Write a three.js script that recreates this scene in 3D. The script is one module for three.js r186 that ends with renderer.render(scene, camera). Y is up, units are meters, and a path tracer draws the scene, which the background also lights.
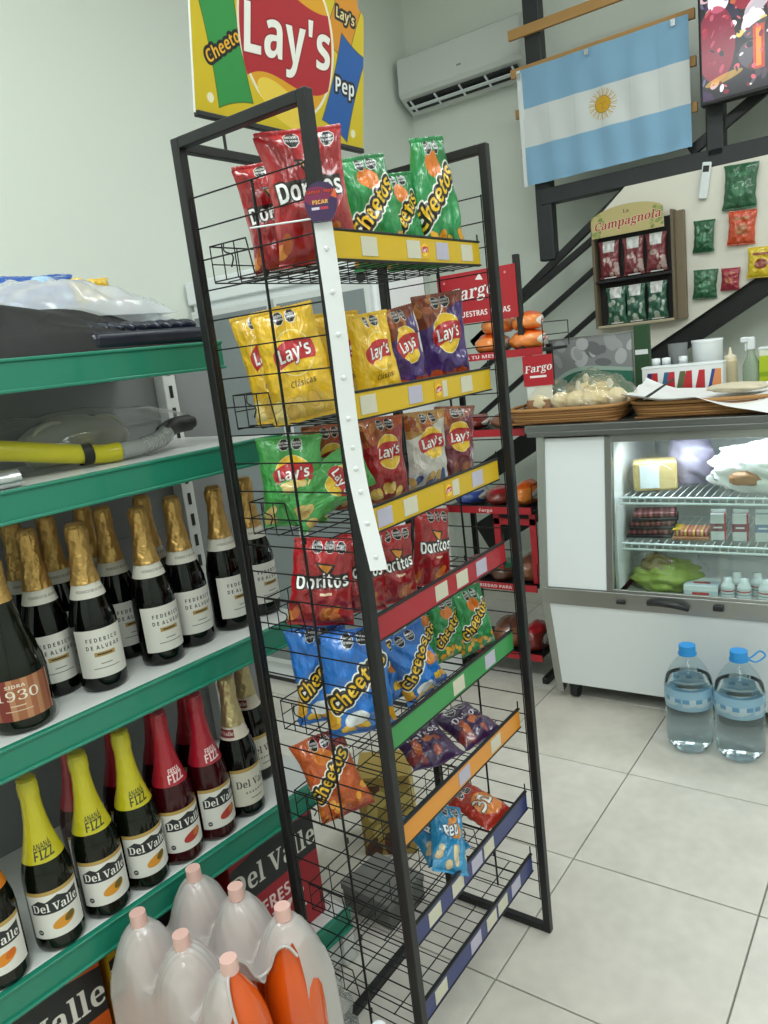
import * as THREE from 'three';
import { RoundedBoxGeometry } from 'three/addons/geometries/RoundedBoxGeometry.js';
import { mergeGeometries } from 'three/addons/utils/BufferGeometryUtils.js';
import { ImprovedNoise } from 'three/addons/math/ImprovedNoise.js';
import { RectAreaLightUniformsLib } from 'three/addons/lights/RectAreaLightUniformsLib.js';

// ---------------------------------------------------------------- camera, light, exposure
const scene = new THREE.Scene();
const camera = new THREE.PerspectiveCamera(67.79, 768 / 1024, 0.05, 60);
camera.position.set(0, 1.5, 0);
camera.matrixAutoUpdate = true;
camera.quaternion.setFromRotationMatrix(new THREE.Matrix4().makeBasis(
  new THREE.Vector3(0.80953, -0.11564, -0.57558),
  new THREE.Vector3(-0.02722, 0.97196, -0.23356),
  new THREE.Vector3(0.58645, 0.20474, 0.78368)));
scene.add(camera);
const renderer = new THREE.WebGLRenderer({ antialias: true });
renderer.toneMapping = THREE.LinearToneMapping;
renderer.toneMappingExposure = 1.04;
renderer.shadowMap.enabled = true;
RectAreaLightUniformsLib.init();
scene.background = new THREE.Color(0x0b0c0d);
const LAMPS = [   // ceiling panels: x, z, size x, size z, intensity
  [-1.45, -0.1, 1.2, 0.6, 17],
  [0.35, 0.5, 1.2, 0.6, 14],
  [-0.5, -2.2, 1.2, 0.3, 11],
  [1.5, -1.6, 1.2, 0.6, 12],
  [0.9, 2.1, 1.2, 0.6, 12],
  [0.35, -3.5, 1.2, 0.3, 12],
];

// ---------------------------------------------------------------- helpers
let seed = 7;
const rnd = () => { seed = (seed * 1664525 + 1013904223) >>> 0; return seed / 4294967296; };
const rr = (a, b) => a + (b - a) * rnd();
const noise = new ImprovedNoise();
const nz = (x, y, z) => noise.noise(x + 13.7, y + 5.3, z + 9.1);
const taken = {};
function numbered(n) { const k = taken[n] = (taken[n] || 0) + 1; return k === 1 ? n : n + '_' + String(k - 1).padStart(3, '0'); }
function obj(name, geo, mat, parent, label) {
  const m = new THREE.Mesh(Array.isArray(geo) ? mergeGeometries(geo.map((g) => { const h = g.index ? g.toNonIndexed() : g; for (const a of Object.keys(h.attributes)) if (!['position', 'normal', 'uv'].includes(a)) h.deleteAttribute(a); return h; })) : geo, mat);
  m.name = name; m.castShadow = m.receiveShadow = true;
  if (label) m.userData.label = label;
  parent.add(m); return m;
}
function tag(o, label, category, group) { Object.assign(o.userData, { label, category }); if (group) o.userData.group = group; return o; }
function thing(name, label, category, [x, y, z] = [0, 0, 0], ry = 0, group) {
  const g = new THREE.Group(); g.name = numbered(name); scene.add(g); g.position.set(x, y, z); g.rotation.y = ry;
  return tag(g, label, category, group);
}
function struct(name, geo, mat, label) { const m = obj(numbered(name), geo, mat, scene); m.userData.kind = 'structure'; m.userData.label = label; return m; }
const C = (c) => new THREE.Color(c);
const mat = (color, roughness = 0.6, o = {}) => new THREE.MeshStandardMaterial({ color: C(color), roughness, ...o });
const phys = (color, roughness = 0.4, o = {}) => new THREE.MeshPhysicalMaterial({ color: C(color), roughness, ...o });
const sharp = (w, h, d, x = 0, y = 0, z = 0) => new THREE.BoxGeometry(w, h, d).translate(x, y, z);
const rb = (w, h, d, r = 0.004, x = 0, y = 0, z = 0, s = 2) => new RoundedBoxGeometry(w, h, d, s, Math.min(r, w * 0.49, h * 0.49, d * 0.49)).translate(x, y, z);
const V = (x, y, z) => new THREE.Vector3(x, y, z);
function rod(a, b, r = 0.0015, s = 6) {
  const A = V(...a), B = V(...b), d = B.clone().sub(A), L = d.length();
  return new THREE.CylinderGeometry(r, r, L, s).applyQuaternion(new THREE.Quaternion().setFromUnitVectors(V(0, 1, 0), d.normalize())).translate((A.x + B.x) / 2, (A.y + B.y) / 2, (A.z + B.z) / 2);
}
function bar(a, b, w, t = w, ext = 0.98) { // square bar between points, kept upright
  const A = V(...a), B = V(...b), d = B.clone().sub(A), L = d.length();
  const g = new RoundedBoxGeometry(w, L + w * ext, t, 1, Math.min(w, t) * 0.12);
  return g.applyQuaternion(new THREE.Quaternion().setFromUnitVectors(V(0, 1, 0), d.normalize())).translate((A.x + B.x) / 2, (A.y + B.y) / 2, (A.z + B.z) / 2);
}
const unitRod = new THREE.CylinderGeometry(1, 1, 1, 6);
function rodMesh(name, a, b, r, m, parent) {
  const A = V(...a), B = V(...b), d = B.clone().sub(A), L = d.length();
  const o = obj(name, unitRod, m, parent);
  o.position.copy(A).add(B).multiplyScalar(0.5); o.quaternion.setFromUnitVectors(V(0, 1, 0), d.normalize()); o.scale.set(r, L, r);
  return o;
}
const tube = (pts, r, n = 40, s = 8, closed = false) => new THREE.TubeGeometry(new THREE.CatmullRomCurve3(pts.map((p) => V(...p)), closed), n, r, s, closed);
const lathe = (pts, s = 36) => new THREE.LatheGeometry(pts.map(([r, y]) => new THREE.Vector2(r, y)), s);
function planarUV(g, ax, ay, x0, x1, y0, y1) { // maps two coordinates to 0..1
  const p = g.attributes.position, u = g.attributes.uv;
  for (let i = 0; i < p.count; i++) u.setXY(i, (p.getComponent(i, ax) - x0) / (x1 - x0), (p.getComponent(i, ay) - y0) / (y1 - y0));
  return g;
}
function canvasTex(w, h, draw) {
  const c = document.createElement('canvas'); c.width = w; c.height = h; const x = c.getContext('2d'); draw(x, w, h);
  const t = new THREE.CanvasTexture(c); t.colorSpace = THREE.SRGBColorSpace; t.anisotropy = 8; return t;
}
const printMat = (t, roughness = 0.5, o = {}) => new THREE.MeshPhysicalMaterial({ map: t, roughness, ...o });
function noiseTex(n, f) { // greyscale data texture
  const d = new Uint8Array(n * n * 4);
  for (let j = 0; j < n; j++) for (let i = 0; i < n; i++) { const v = Math.max(0, Math.min(255, f(i / n, j / n))); const k = (j * n + i) * 4; d[k] = d[k + 1] = d[k + 2] = v; d[k + 3] = 255; }
  const t = new THREE.DataTexture(d, n, n); t.magFilter = THREE.LinearFilter; t.minFilter = THREE.LinearFilter; t.wrapS = t.wrapT = THREE.RepeatWrapping; t.needsUpdate = true; return t;
}
// a lump: noisy ellipsoid with a flattened underside, base at y = 0
function lump(rx, ry, rz, sd = 1, amp = 0.12, f = 2.2, flat = 0.75, n = 28) {
  const g = new THREE.SphereGeometry(1, n, Math.round(n * 0.7)), p = g.attributes.position;
  for (let i = 0; i < p.count; i++) {
    let x = p.getX(i), y = p.getY(i), z = p.getZ(i);
    const k = 1 + amp * (nz(x * f + sd, y * f, z * f) + 0.5 * nz(x * f * 2.3, y * f * 2.3 + sd, z * f * 2.3));
    y = y < -flat ? -flat + (y + flat) * 0.06 : y;
    p.setXYZ(i, x * k * rx, (y * (y < -flat + 0.01 ? 1 : k) + flat + 0.06 * (1 - flat)) * ry, z * k * rz);
  }
  g.computeVertexNormals(); return g;
}

// ---------------------------------------------------------------- shared materials
const M = {
  black: mat(0x17181a, 0.45), steel: mat(0x2b2e31, 0.5), wire: mat(0x141517, 0.38, { metalness: 0.3 }),
  white: phys(0xe4e9ec, 0.35), offwhite: mat(0xd9dad6, 0.6), greyPanel: mat(0x86888a, 0.55), shelfWhite: phys(0xdfe2e0, 0.35),
  green: phys(0x1d8068, 0.35, { clearcoat: 0.3 }), chrome: mat(0xa3a5a2, 0.3, { metalness: 0.85 }), chromeDark: mat(0x777a78, 0.4, { metalness: 0.8 }),
  gold: phys(0xc59f60, 0.38, { metalness: 0.78 }), champagne: phys(0xc9b88a, 0.34, { metalness: 0.7 }), darkGlass: phys(0x040504, 0.08, { ior: 1.45 }),
  greenGlass: phys(0x0b1006, 0.08, { ior: 1.45 }), redGlass: phys(0x35040a, 0.08, { ior: 1.45 }),
  film: phys(0xffffff, 0.12, { transmission: 1, thickness: 0, ior: 1.35 }), milky: phys(0xdedbd9, 0.2, { transmission: 0.4, thickness: 0 }),
  pane: phys(0xf4fbf8, 0.03, { transmission: 1, thickness: 0, ior: 1.45 }), silver: mat(0xc9cbcd, 0.25, { metalness: 0.85 }),
  wood: mat(0xb98d55, 0.6), red: phys(0xb3202c, 0.4), blueCap: phys(0x2a8fd6, 0.4), pinkCap: phys(0xe3b9b0, 0.5), orangeDrink: phys(0xd9560f, 0.15, { clearcoat: 0.6 }),
};

// ---------------------------------------------------------------- the room
const XL = -2.77, XR = 3.0, ZB = -4.5, ZF = 3.2, CE = 3.75;
const wallBump = noiseTex(256, (u, v) => 128 + 40 * nz(u * 30, v * 30, 1) + 30 * nz(u * 80, v * 80, 4));
wallBump.repeat.set(6, 6);
const wallMat = mat(0xe3e9e1, 0.75, { bumpMap: wallBump, bumpScale: 0.0012 });
struct('wall_left', sharp(0.12, CE, ZF - ZB + 0.24, XL - 0.06, CE / 2, (ZF + ZB) / 2), wallMat, 'white painted left wall');
struct('wall_back', sharp(XR - XL, CE, 0.12, (XL + XR) / 2, CE / 2, ZB - 0.06), wallMat, 'white painted back wall behind the stair');
struct('wall_right', sharp(0.12, CE, ZF - ZB + 0.24, XR + 0.06, CE / 2, (ZF + ZB) / 2), wallMat, 'white painted right wall');
struct('wall_front', sharp(XR - XL, CE, 0.12, (XL + XR) / 2, CE / 2, ZF + 0.06), wallMat, 'white painted front wall');
struct('ceiling', sharp(XR - XL + 0.24, 0.12, ZF - ZB + 0.24, (XL + XR) / 2, CE + 0.06, (ZF + ZB) / 2), mat(0xdfe0dc, 0.85), 'plain white ceiling');
{
  const fl = struct('floor', sharp(XR - XL + 0.24, 0.1, ZF - ZB + 0.24, (XL + XR) / 2, -0.056, (ZF + ZB) / 2), mat(0x85827b, 0.85), 'floor of large pale grey ceramic tiles');
  const S = 0.492, x0 = -0.828, z0 = -1.822, tones = [0xcbc6bd, 0xc6c1b7, 0xcfcac2, 0xc8c3b8];
  const mats = tones.map((t, k) => {
    const tex = canvasTex(256, 256, (c, w, h) => {
      const im = c.createImageData(w, h), q = C(t).convertLinearToSRGB();
      for (let j = 0; j < h; j++) for (let i = 0; i < w; i++) {
        const v = 1 + 0.045 * nz(i / 60 + k * 7, j / 60, k) + 0.03 * nz(i / 18, j / 18 + k * 3, 2) + 0.012 * nz(i / 3, j / 3, k), o = (j * w + i) * 4;
        im.data[o] = q.r * 255 * v; im.data[o + 1] = q.g * 255 * v; im.data[o + 2] = q.b * 255 * v; im.data[o + 3] = 255;
      }
      c.putImageData(im, 0, 0);
    });
    return new THREE.MeshPhysicalMaterial({ map: tex, roughness: 0.34, clearcoat: 0.15, clearcoatRoughness: 0.3 });
  });
  const g = new RoundedBoxGeometry(S - 0.004, 0.012, S - 0.004, 1, 0.0015); planarUV(g, 0, 2, -S / 2, S / 2, -S / 2, S / 2);
  for (let i = -4; i < 8; i++) for (let j = -6; j < 11; j++) {
    const x = x0 + (i + 0.5) * S, z = z0 + (j + 0.5) * S;
    if (x < XL - 0.1 || x > XR + 0.1 || z < ZB - 0.1 || z > ZF + 0.1) continue;
    const t = obj('tile', g, mats[Math.floor(rnd() * 4)], fl); t.position.set(x, -0.006, z); t.rotation.y = Math.floor(rnd() * 4) * Math.PI / 2;
  }
}
for (const [x, z, sx, sz, I] of LAMPS) {
  const t = thing('ceiling_light', 'flat white ceiling light panel', 'light', [x, CE, z], 0, 'ceiling light panels');
  obj('housing', sharp(sx + 0.04, 0.05, sz + 0.04, 0, -0.025, 0), M.offwhite, t);
  obj('diffuser', sharp(sx, 0.006, sz, 0, -0.053, 0), new THREE.MeshStandardMaterial({ color: 0xffffff, emissive: C(0xf2f9f7), emissiveIntensity: 3 }), t);
  const l = new THREE.RectAreaLight(0xf2f9f7, I, sx, sz); l.position.set(x, CE - 0.06, z); l.lookAt(x, 0, z); scene.add(l);
}

// ---------------------------------------------------------------- print artwork
const FONT = 'sans-serif';
function outlined(c, s, x, y, px, fill, stroke, lw, { rot = 0, style = 'bold', sx = 1, sk = 0, font = FONT } = {}) {
  c.save(); c.translate(x, y); c.rotate(rot); c.transform(1, 0, sk, 1, 0, 0); c.scale(sx, 1); c.font = `${style} ${px}px ${font}`; c.textAlign = 'center'; c.textBaseline = 'middle'; c.lineJoin = 'round';
  if (stroke) { c.strokeStyle = stroke; c.lineWidth = lw; c.strokeText(s, 0, 0); }
  c.fillStyle = fill; c.fillText(s, 0, 0); c.restore();
}
function octagon(c, x, y, r) {
  c.beginPath(); for (let k = 0; k < 8; k++) { const a = Math.PI / 8 + k * Math.PI / 4; c[k ? 'lineTo' : 'moveTo'](x + r * Math.cos(a), y + r * Math.sin(a)); } c.closePath();
  c.fillStyle = '#0d0d0f'; c.fill(); c.lineWidth = r * 0.1; c.strokeStyle = '#e9e9e9'; c.stroke();
  outlined(c, 'EXCESO', x, y - r * 0.28, r * 0.42, '#f2f2f2'); outlined(c, 'EN SODIO', x, y + r * 0.22, r * 0.36, '#f2f2f2');
}
function chips(c, w, y0, y1, cols, n, r) { for (let k = 0; k < n; k++) { c.save(); c.translate(rr(0, w), rr(y0, y1)); c.rotate(rr(0, 6)); c.fillStyle = cols[k % cols.length]; c.beginPath(); c.ellipse(0, 0, r * rr(0.7, 1.2), r * rr(0.5, 0.8), 0, 0, 7); c.fill(); c.strokeStyle = 'rgba(90,50,10,.35)'; c.lineWidth = 2; c.stroke(); c.restore(); } }
function laysLogo(c, x, y, r) {
  c.save(); c.translate(x, y); c.rotate(-0.1);
  c.fillStyle = '#f3c62c'; c.beginPath(); c.ellipse(0, 0, r, r * 0.95, 0, 0, 7); c.fill(); c.lineWidth = r * 0.05; c.strokeStyle = '#f7e7a5'; c.stroke();
  c.fillStyle = '#c01a28'; c.beginPath(); c.moveTo(-r * 1.12, -r * 0.2); c.bezierCurveTo(-r * 0.5, -r * 0.75, r * 0.4, -r * 0.55, r * 1.1, -r * 0.35); c.bezierCurveTo(r * 1.2, r * 0.1, r * 1.1, r * 0.35, r * 0.95, r * 0.45); c.bezierCurveTo(r * 0.3, r * 0.3, -r * 0.4, r * 0.3, -r * 0.95, r * 0.5); c.bezierCurveTo(-r * 1.15, r * 0.3, -r * 1.2, 0, -r * 1.12, -r * 0.2); c.fill();
  c.restore(); outlined(c, "Lay's", x, y - r * 0.02, r * 0.82, '#ffffff', '#8d1019', r * 0.07, { rot: -0.12, sk: -0.1, sx: 0.95 });
}
function laysPrint(bg, low, opt = {}) {
  return canvasTex(320, 448, (c, w, h) => {
    c.fillStyle = bg; c.fillRect(0, 0, w, h);
    if (opt.top) { c.fillStyle = opt.top; c.beginPath(); c.moveTo(0, 0); c.lineTo(w, 0); c.lineTo(w, h * 0.1); c.bezierCurveTo(w * 0.6, h * 0.12, w * 0.4, h * 0.3, 0, h * 0.34); c.fill(); chips(c, w * 0.55, 10, h * 0.22, opt.topChips || ['#a9562c', '#c07a40', '#8f4424'], 9, 34); }
    c.fillStyle = low; c.beginPath(); c.moveTo(0, h); c.lineTo(0, h * 0.8); c.bezierCurveTo(w * 0.3, h * 0.7, w * 0.6, h * 0.86, w, h * 0.76); c.lineTo(w, h); c.fill();
    chips(c, w, h * 0.8, h * 0.95, opt.chips || ['#e9c766', '#dfb551', '#f0d88a'], 9, 38);
    laysLogo(c, w * 0.54, h * 0.4, w * 0.29);
    if (opt.name) outlined(c, opt.name, w * 0.56, h * 0.66, 34, opt.nameCol || '#5b4a12', null, 0, { style: 'italic bold', rot: -0.06 });
    octagon(c, w * 0.42, h * 0.09, 28); octagon(c, w * 0.62, h * 0.085, 28);
    if (opt.third) octagon(c, w * 0.22, h * 0.1, 28);
  });
}
function doritosPrint() {
  return canvasTex(320, 448, (c, w, h) => {
    c.fillStyle = '#b3141f'; c.fillRect(0, 0, w, h); c.fillStyle = '#9a0f1b'; for (let k = 0; k < 7; k++) { c.beginPath(); c.moveTo(rr(0, w), 0); c.lineTo(rr(0, w), h); c.lineTo(rr(0, w), h); c.fill(); }
    c.fillStyle = '#14090a'; c.beginPath(); c.moveTo(w * 0.36, h * 0.24); c.lineTo(w * 0.72, h * 0.28); c.lineTo(w * 0.58, h * 0.46); c.fill();
    c.fillStyle = '#e8962b'; c.beginPath(); c.moveTo(w * 0.42, h * 0.265); c.lineTo(w * 0.66, h * 0.295); c.lineTo(w * 0.57, h * 0.4); c.fill();
    c.fillStyle = '#1b0d0e'; c.save(); c.translate(w * 0.5, h * 0.46); c.rotate(-0.05); c.fillRect(-w * 0.43, -32, w * 0.86, 62); c.restore();
    outlined(c, 'Doritos', w * 0.5, h * 0.46, 90, '#ffffff', '#1b0d0e', 14, { rot: -0.05, sx: 0.88 });
    c.fillStyle = '#e9cfae'; c.fillRect(w * 0.46, h * 0.585, w * 0.2, 12);
    chips(c, w, h * 0.78, h * 0.93, ['#c96a22', '#b5541c', '#d98738'], 8, 36);
    octagon(c, w * 0.4, h * 0.09, 30); octagon(c, w * 0.62, h * 0.085, 30); octagon(c, w * 0.82, h * 0.1, 28);
  });
}
function cheetosPrint(bg, dark, opt = {}) {
  return canvasTex(320, 448, (c, w, h) => {
    c.fillStyle = bg; c.fillRect(0, 0, w, h); c.fillStyle = dark; c.beginPath(); c.ellipse(w * 0.9, h * 0.1, w * 0.5, h * 0.18, 0.3, 0, 7); c.fill();
    chips(c, w, h * 0.73, h * 0.94, opt.chips || ['#f0b21e', '#e79a17', '#f5c544'], 12, 30);
    if (opt.milk) { c.fillStyle = '#eef3f8'; c.beginPath(); c.ellipse(w * 0.42, h * 0.8, 62, 34, -0.3, 0, 7); c.fill(); c.fillStyle = '#c9781f'; c.beginPath(); c.arc(w * 0.8, h * 0.5, 40, 0, 7); c.fill(); }
    else { c.fillStyle = '#df7a1e'; c.beginPath(); c.ellipse(w * 0.5, h * 0.22, 60, 44, 0.3, 0, 7); c.fill(); }
    outlined(c, 'Cheetos', w * 0.48, h * 0.47, 92, '#f6c62a', '#f7f3ea', 40, { rot: -0.62, sx: 0.94 });
    outlined(c, 'Cheetos', w * 0.48, h * 0.47, 92, '#f6c62a', '#17110c', 26, { rot: -0.62, sx: 0.94 });
    octagon(c, w * 0.42, h * 0.085, 28); octagon(c, w * 0.64, h * 0.085, 28);
  });
}
const foilBump = noiseTex(256, (u, v) => 128 + 70 * nz(u * 9, v * 7, 3) + 45 * nz(u * 24, v * 20, 8));
const bagMat = (t) => new THREE.MeshPhysicalMaterial({ map: t, roughness: 0.34, clearcoat: 0.8, clearcoatRoughness: 0.14, bumpMap: foilBump, bumpScale: 0.006 });
const P = {
  laysY: bagMat(laysPrint('#e9bb25', '#e6bf4a', { name: 'Clásicas' })), laysG: bagMat(laysPrint('#3f9a48', '#47a552', { chips: ['#d9c07a', '#cdb066'] })),
  laysP: bagMat(laysPrint('#43266e', '#8e2b1a', { top: '#7c3420', chips: ['#b5441f', '#9a3418', '#c75f2b'] })),
  laysR: bagMat(laysPrint('#a51c24', '#8d1a1c', { top: '#b5532c' })), laysW: bagMat(laysPrint('#d9d7d2', '#c7cbd3', { top: '#b98c4d', chips: ['#33508f', '#c9a45e'] })),
  laysM: bagMat(laysPrint('#6f1f33', '#5e1b2b', { top: '#9a5a4a', chips: ['#8d4a33', '#a4603c'] })), dor: bagMat(doritosPrint()),
  cheG: bagMat(cheetosPrint('#1f8f4c', '#187a40')), cheB: bagMat(cheetosPrint('#1e74cf', '#185fb4', { milk: true, chips: ['#e9a91f', '#f0c23c'] })),
  cheO: bagMat(cheetosPrint('#c1571d', '#8f1f1c', { chips: ['#e8862a', '#d96a1e', '#f0a63c'] })),
  violet: bagMat(canvasTex(256, 320, (c, w, h) => { c.fillStyle = '#3b1e4e'; c.fillRect(0, 0, w, h); chips(c, w, h * 0.55, h * 0.9, ['#a8442c', '#c56a3a', '#7d2a2c'], 12, 30); outlined(c, 'Doritos', w * 0.5, h * 0.42, 56, '#e9dff2', '#1a0a22', 10, { rot: -0.2 }); octagon(c, w * 0.38, h * 0.14, 34); octagon(c, w * 0.66, h * 0.14, 34); })),
  rings: bagMat(canvasTex(256, 320, (c, w, h) => { c.fillStyle = '#b5301c'; c.fillRect(0, 0, w, h); c.fillStyle = '#e0801f'; c.beginPath(); c.ellipse(w * 0.6, h * 0.62, 100, 86, 0, 0, 7); c.fill(); outlined(c, '3D', w * 0.52, h * 0.58, 120, '#ece6dc', '#4f413b', 12, { rot: -0.2 }); octagon(c, w * 0.34, h * 0.15, 32); octagon(c, w * 0.6, h * 0.15, 32); })),
  pep: bagMat(canvasTex(256, 320, (c, w, h) => { c.fillStyle = '#2386b8'; c.fillRect(0, 0, w, h); c.fillStyle = '#e08a25'; c.beginPath(); c.ellipse(w * 0.62, h * 0.4, 60, 50, 0.5, 0, 7); c.fill(); chips(c, w, h * 0.68, h * 0.92, ['#c9b48d', '#d8c7a4'], 7, 26); outlined(c, 'Pep', w * 0.5, h * 0.42, 78, '#f2f2f2', '#123a6b', 12, { rot: -0.3 }); octagon(c, w * 0.36, h * 0.13, 36); octagon(c, w * 0.68, h * 0.13, 36); })),
};

// ---------------------------------------------------------------- snack bags
function bagGeo(w, h, d, sd, top = 1) {   // pillow bag, base at y = 0, print on +z
  const nu = 20, nv = 28, out = [];
  for (const side of [1, -1]) {
    const pos = [], uv = [], idx = [];
    for (let j = 0; j <= nv; j++) for (let i = 0; i <= nu; i++) {
      const s = (i / nu) * 2 - 1, t = (j / nv) * 2 - 1, at = Math.abs(t), as = Math.abs(s);
      const pr = Math.pow(Math.max(0, 1 - Math.pow(at, 3)), 0.6) * Math.pow(Math.max(0, 1 - Math.pow(as, 2.6)), 0.55);
      const ww = w * (0.9 + 0.1 * Math.pow(at, 2.5)) * (t > 0 ? 1 + (top - 1) * t : 1);
      let z = side * d * 0.5 * pr * (t < 0 ? 1.12 : 0.92);
      const edge = Math.pow(at, 2) * (1 - Math.pow(at, 8)) * (1 - as * as);
      z += side * edge * d * 0.16 * Math.sin(s * (7 + sd % 3) + sd * 1.7 + t * 2) + pr * d * 0.17 * nz(s * 1.9 + sd * 3.1, t * 2.2, side * 2 + sd) + pr * d * 0.09 * nz(s * 4.5, t * 5 + sd * 2.3, side * 3 + sd) + side * pr * d * 0.46 * (0.26 - Math.abs(nz(s * 2.1 + t * 1.1 + sd * 5.1, t * 1.7 - s * 0.8, sd * 2.2 + side)));
      z += d * 0.2 * at * at * at * at * nz(s * 1.4, sd * 4.4, t > 0 ? 2 : 7);
      const x = ww * 0.5 * s + w * 0.03 * nz(t * 2.4, sd * 1.3, s > 0 ? 1 : 5) * as, y = h * (0.5 + 0.5 * t) * 0.94 + h * 0.03;
      pos.push(x, y, z); uv.push(side > 0 ? i / nu : 0.02 + 0.05 * (i / nu), 0.03 + 0.94 * (j / nv));
    }
    for (let j = 0; j < nv; j++) for (let i = 0; i < nu; i++) { const a = j * (nu + 1) + i, b = a + 1, e = a + nu + 1, f = e + 1; side > 0 ? idx.push(a, b, f, a, f, e) : idx.push(a, f, b, a, e, f); }
    const g = new THREE.BufferGeometry(); g.setAttribute('position', new THREE.Float32BufferAttribute(pos, 3)); g.setAttribute('uv', new THREE.Float32BufferAttribute(uv, 2)); g.setIndex(idx); g.computeVertexNormals(); out.push(g);
  }
  return out;
}
function sealGeo(w, y0, y1, d, sd, t0) { // crimped strip at a bag end
  const n = 34, pos = [], uv = [], idx = [], rows = [[y0, 1], [(y0 + y1) / 2, 1], [y1, 1], [y1, -1], [(y0 + y1) / 2, -1], [y0, -1]];
  rows.forEach(([y, sgn], j) => { for (let i = 0; i <= n; i++) { const s = (i / n) * 2 - 1, z = d * 0.2 * nz(s * 1.4, sd * 4.4, t0 > 0 ? 2 : 7); pos.push(w * 0.5 * s, y + (i % 2 ? 0.0008 : 0) * (y === y1 ? 1 : 0), z + sgn * 0.0006 + (j % 2 ? 0.0006 : -0.0006)); uv.push(i / n, 0.985); } });
  for (let j = 0; j < rows.length - 1; j++) for (let i = 0; i < n; i++) { const a = j * (n + 1) + i, b = a + 1, e = a + n + 1, f = e + 1; idx.push(a, b, f, a, f, e); }
  const g = new THREE.BufferGeometry(); g.setAttribute('position', new THREE.Float32BufferAttribute(pos, 3)); g.setAttribute('uv', new THREE.Float32BufferAttribute(uv, 2)); g.setIndex(idx); g.computeVertexNormals(); return g;
}
let bagNo = 0;
function bag(name, label, m, [x, y, z], w, h, d, { yaw = 60, pitch = 0, roll = 0, top = 1, group, silver = false } = {}) {
  const sd = ++bagNo * 1.37, t = thing(name, label, 'snack bag', [x, y, z], 0, group);
  t.rotation.order = 'YXZ'; t.rotation.set(-pitch * Math.PI / 180, yaw * Math.PI / 180, -roll * Math.PI / 180);
  obj('pouch', bagGeo(w, h, d, sd, top), m, t);
  obj('top_seal', sealGeo(w * top, h * 0.965, h, d, sd, 1), m, t);
  obj('bottom_seal', sealGeo(w, 0, h * 0.035, d, sd, -1), silver ? M.silver : m, t);
  return t;
}

// ---------------------------------------------------------------- green-edged shelving bay on the left
const GT = -0.0907, GO = [-1.2, 0, -0.9];   // turn and origin: local +x faces the aisle, local -z runs into the shop
const G = (lx, y, lz) => [GO[0] + lx * Math.cos(GT) + lz * Math.sin(GT), y, GO[2] - lx * Math.sin(GT) + lz * Math.cos(GT)];
const SHELF = [1.557, 1.349, 0.934, 0.527, 0.147], GZ0 = -0.325, GZ1 = 0.66, GD = 0.4;
{
  const t = thing('shelving_unit', 'white shelving unit with green price rails holding wine bottles and cartons', 'shelving', GO, GT);
  const L = GZ1 - GZ0, cz = (GZ1 + GZ0) / 2, slotG = sharp(0.002, 0.03, 0.009);
  obj('back_panel', sharp(0.015, 1.5, L + 0.16, -GD - 0.008, 0.82, cz - 0.08), M.greyPanel, t);
  for (const y of [0.35, 0.75, 1.13, 1.4]) obj('panel_seam', sharp(0.004, 0.006, L, -GD + 0.001, y, cz), mat(0x8b8d8e, 0.6), t);
  for (const lz of [GZ0 + 0.018, GZ1 - 0.018]) {
    const u = obj('upright', rb(0.05, 1.57, 0.036, 0.003, -GD + 0.012, 0.785, lz), M.shelfWhite, t);
    for (let k = 0; k < 28; k++) obj('slot', slotG, M.black, u).position.set(-GD + 0.0375, 0.06 + k * 0.054, lz);
    obj('foot', rb(GD, 0.08, 0.04, 0.004, -GD / 2, 0.04, lz), M.shelfWhite, t);
  }
  SHELF.forEach((y, k) => {
    const z0 = k ? GZ0 : -0.2, L = GZ1 - z0, cz = (GZ1 + z0) / 2;
    const s = obj('shelf', [rb(GD - 0.012, 0.018, L, 0.003, -GD / 2 - 0.006, y - 0.009, cz), sharp(GD - 0.03, 0.02, 0.004, -GD / 2, y - 0.026, z0 + 0.003)], M.shelfWhite, t);
    obj('price_rail', [rb(0.008, 0.05, L, 0.003, -0.002, y - 0.027, cz), rb(0.014, 0.006, L, 0.002, -0.001, y - 0.0005, cz), rb(0.014, 0.006, L, 0.002, 0.001, y - 0.05, cz)], M.green, s, 'green plastic price rail');
    if (k < 4) for (const lz of [z0 + 0.03, GZ1 - 0.03]) obj('bracket', rb(GD - 0.05, 0.035, 0.004, 0.001, -GD / 2 - 0.02, y - 0.036, lz), M.shelfWhite, s);
  });
  obj('kick_plate', sharp(0.012, 0.085, L, -0.02, 0.045, cz), M.shelfWhite, t);
}

// ---------------------------------------------------------------- bottles
const CH = [[0, 0], [0.034, 0], [0.0415, 0.004], [0.043, 0.012], [0.043, 0.128], [0.0415, 0.146], [0.0375, 0.163], [0.031, 0.184], [0.0245, 0.208], [0.0192, 0.235], [0.0162, 0.262], [0.0152, 0.284], [0.0165, 0.289], [0.0165, 0.31], [0.0135, 0.319], [0, 0.32]];
function rAt(p, y) { for (let k = 1; k < p.length; k++) if (y <= p[k][1] && p[k][1] > p[k - 1][1]) { const a = p[k - 1], b = p[k]; return a[0] + (b[0] - a[0]) * (y - a[1]) / (b[1] - a[1]); } return p[p.length - 1][0]; }
function band(p, y0, y1, off, n = 14, a0 = 0, a1 = Math.PI * 2, seg = 40) { // lathed skin over a profile
  const pts = []; for (let k = 0; k <= n; k++) { const y = y0 + (y1 - y0) * k / n; pts.push(new THREE.Vector2(Math.max(0.0005, rAt(p, y) + off), y)); }
  return new THREE.LatheGeometry(pts, seg, a0, a1 - a0);
}
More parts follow.
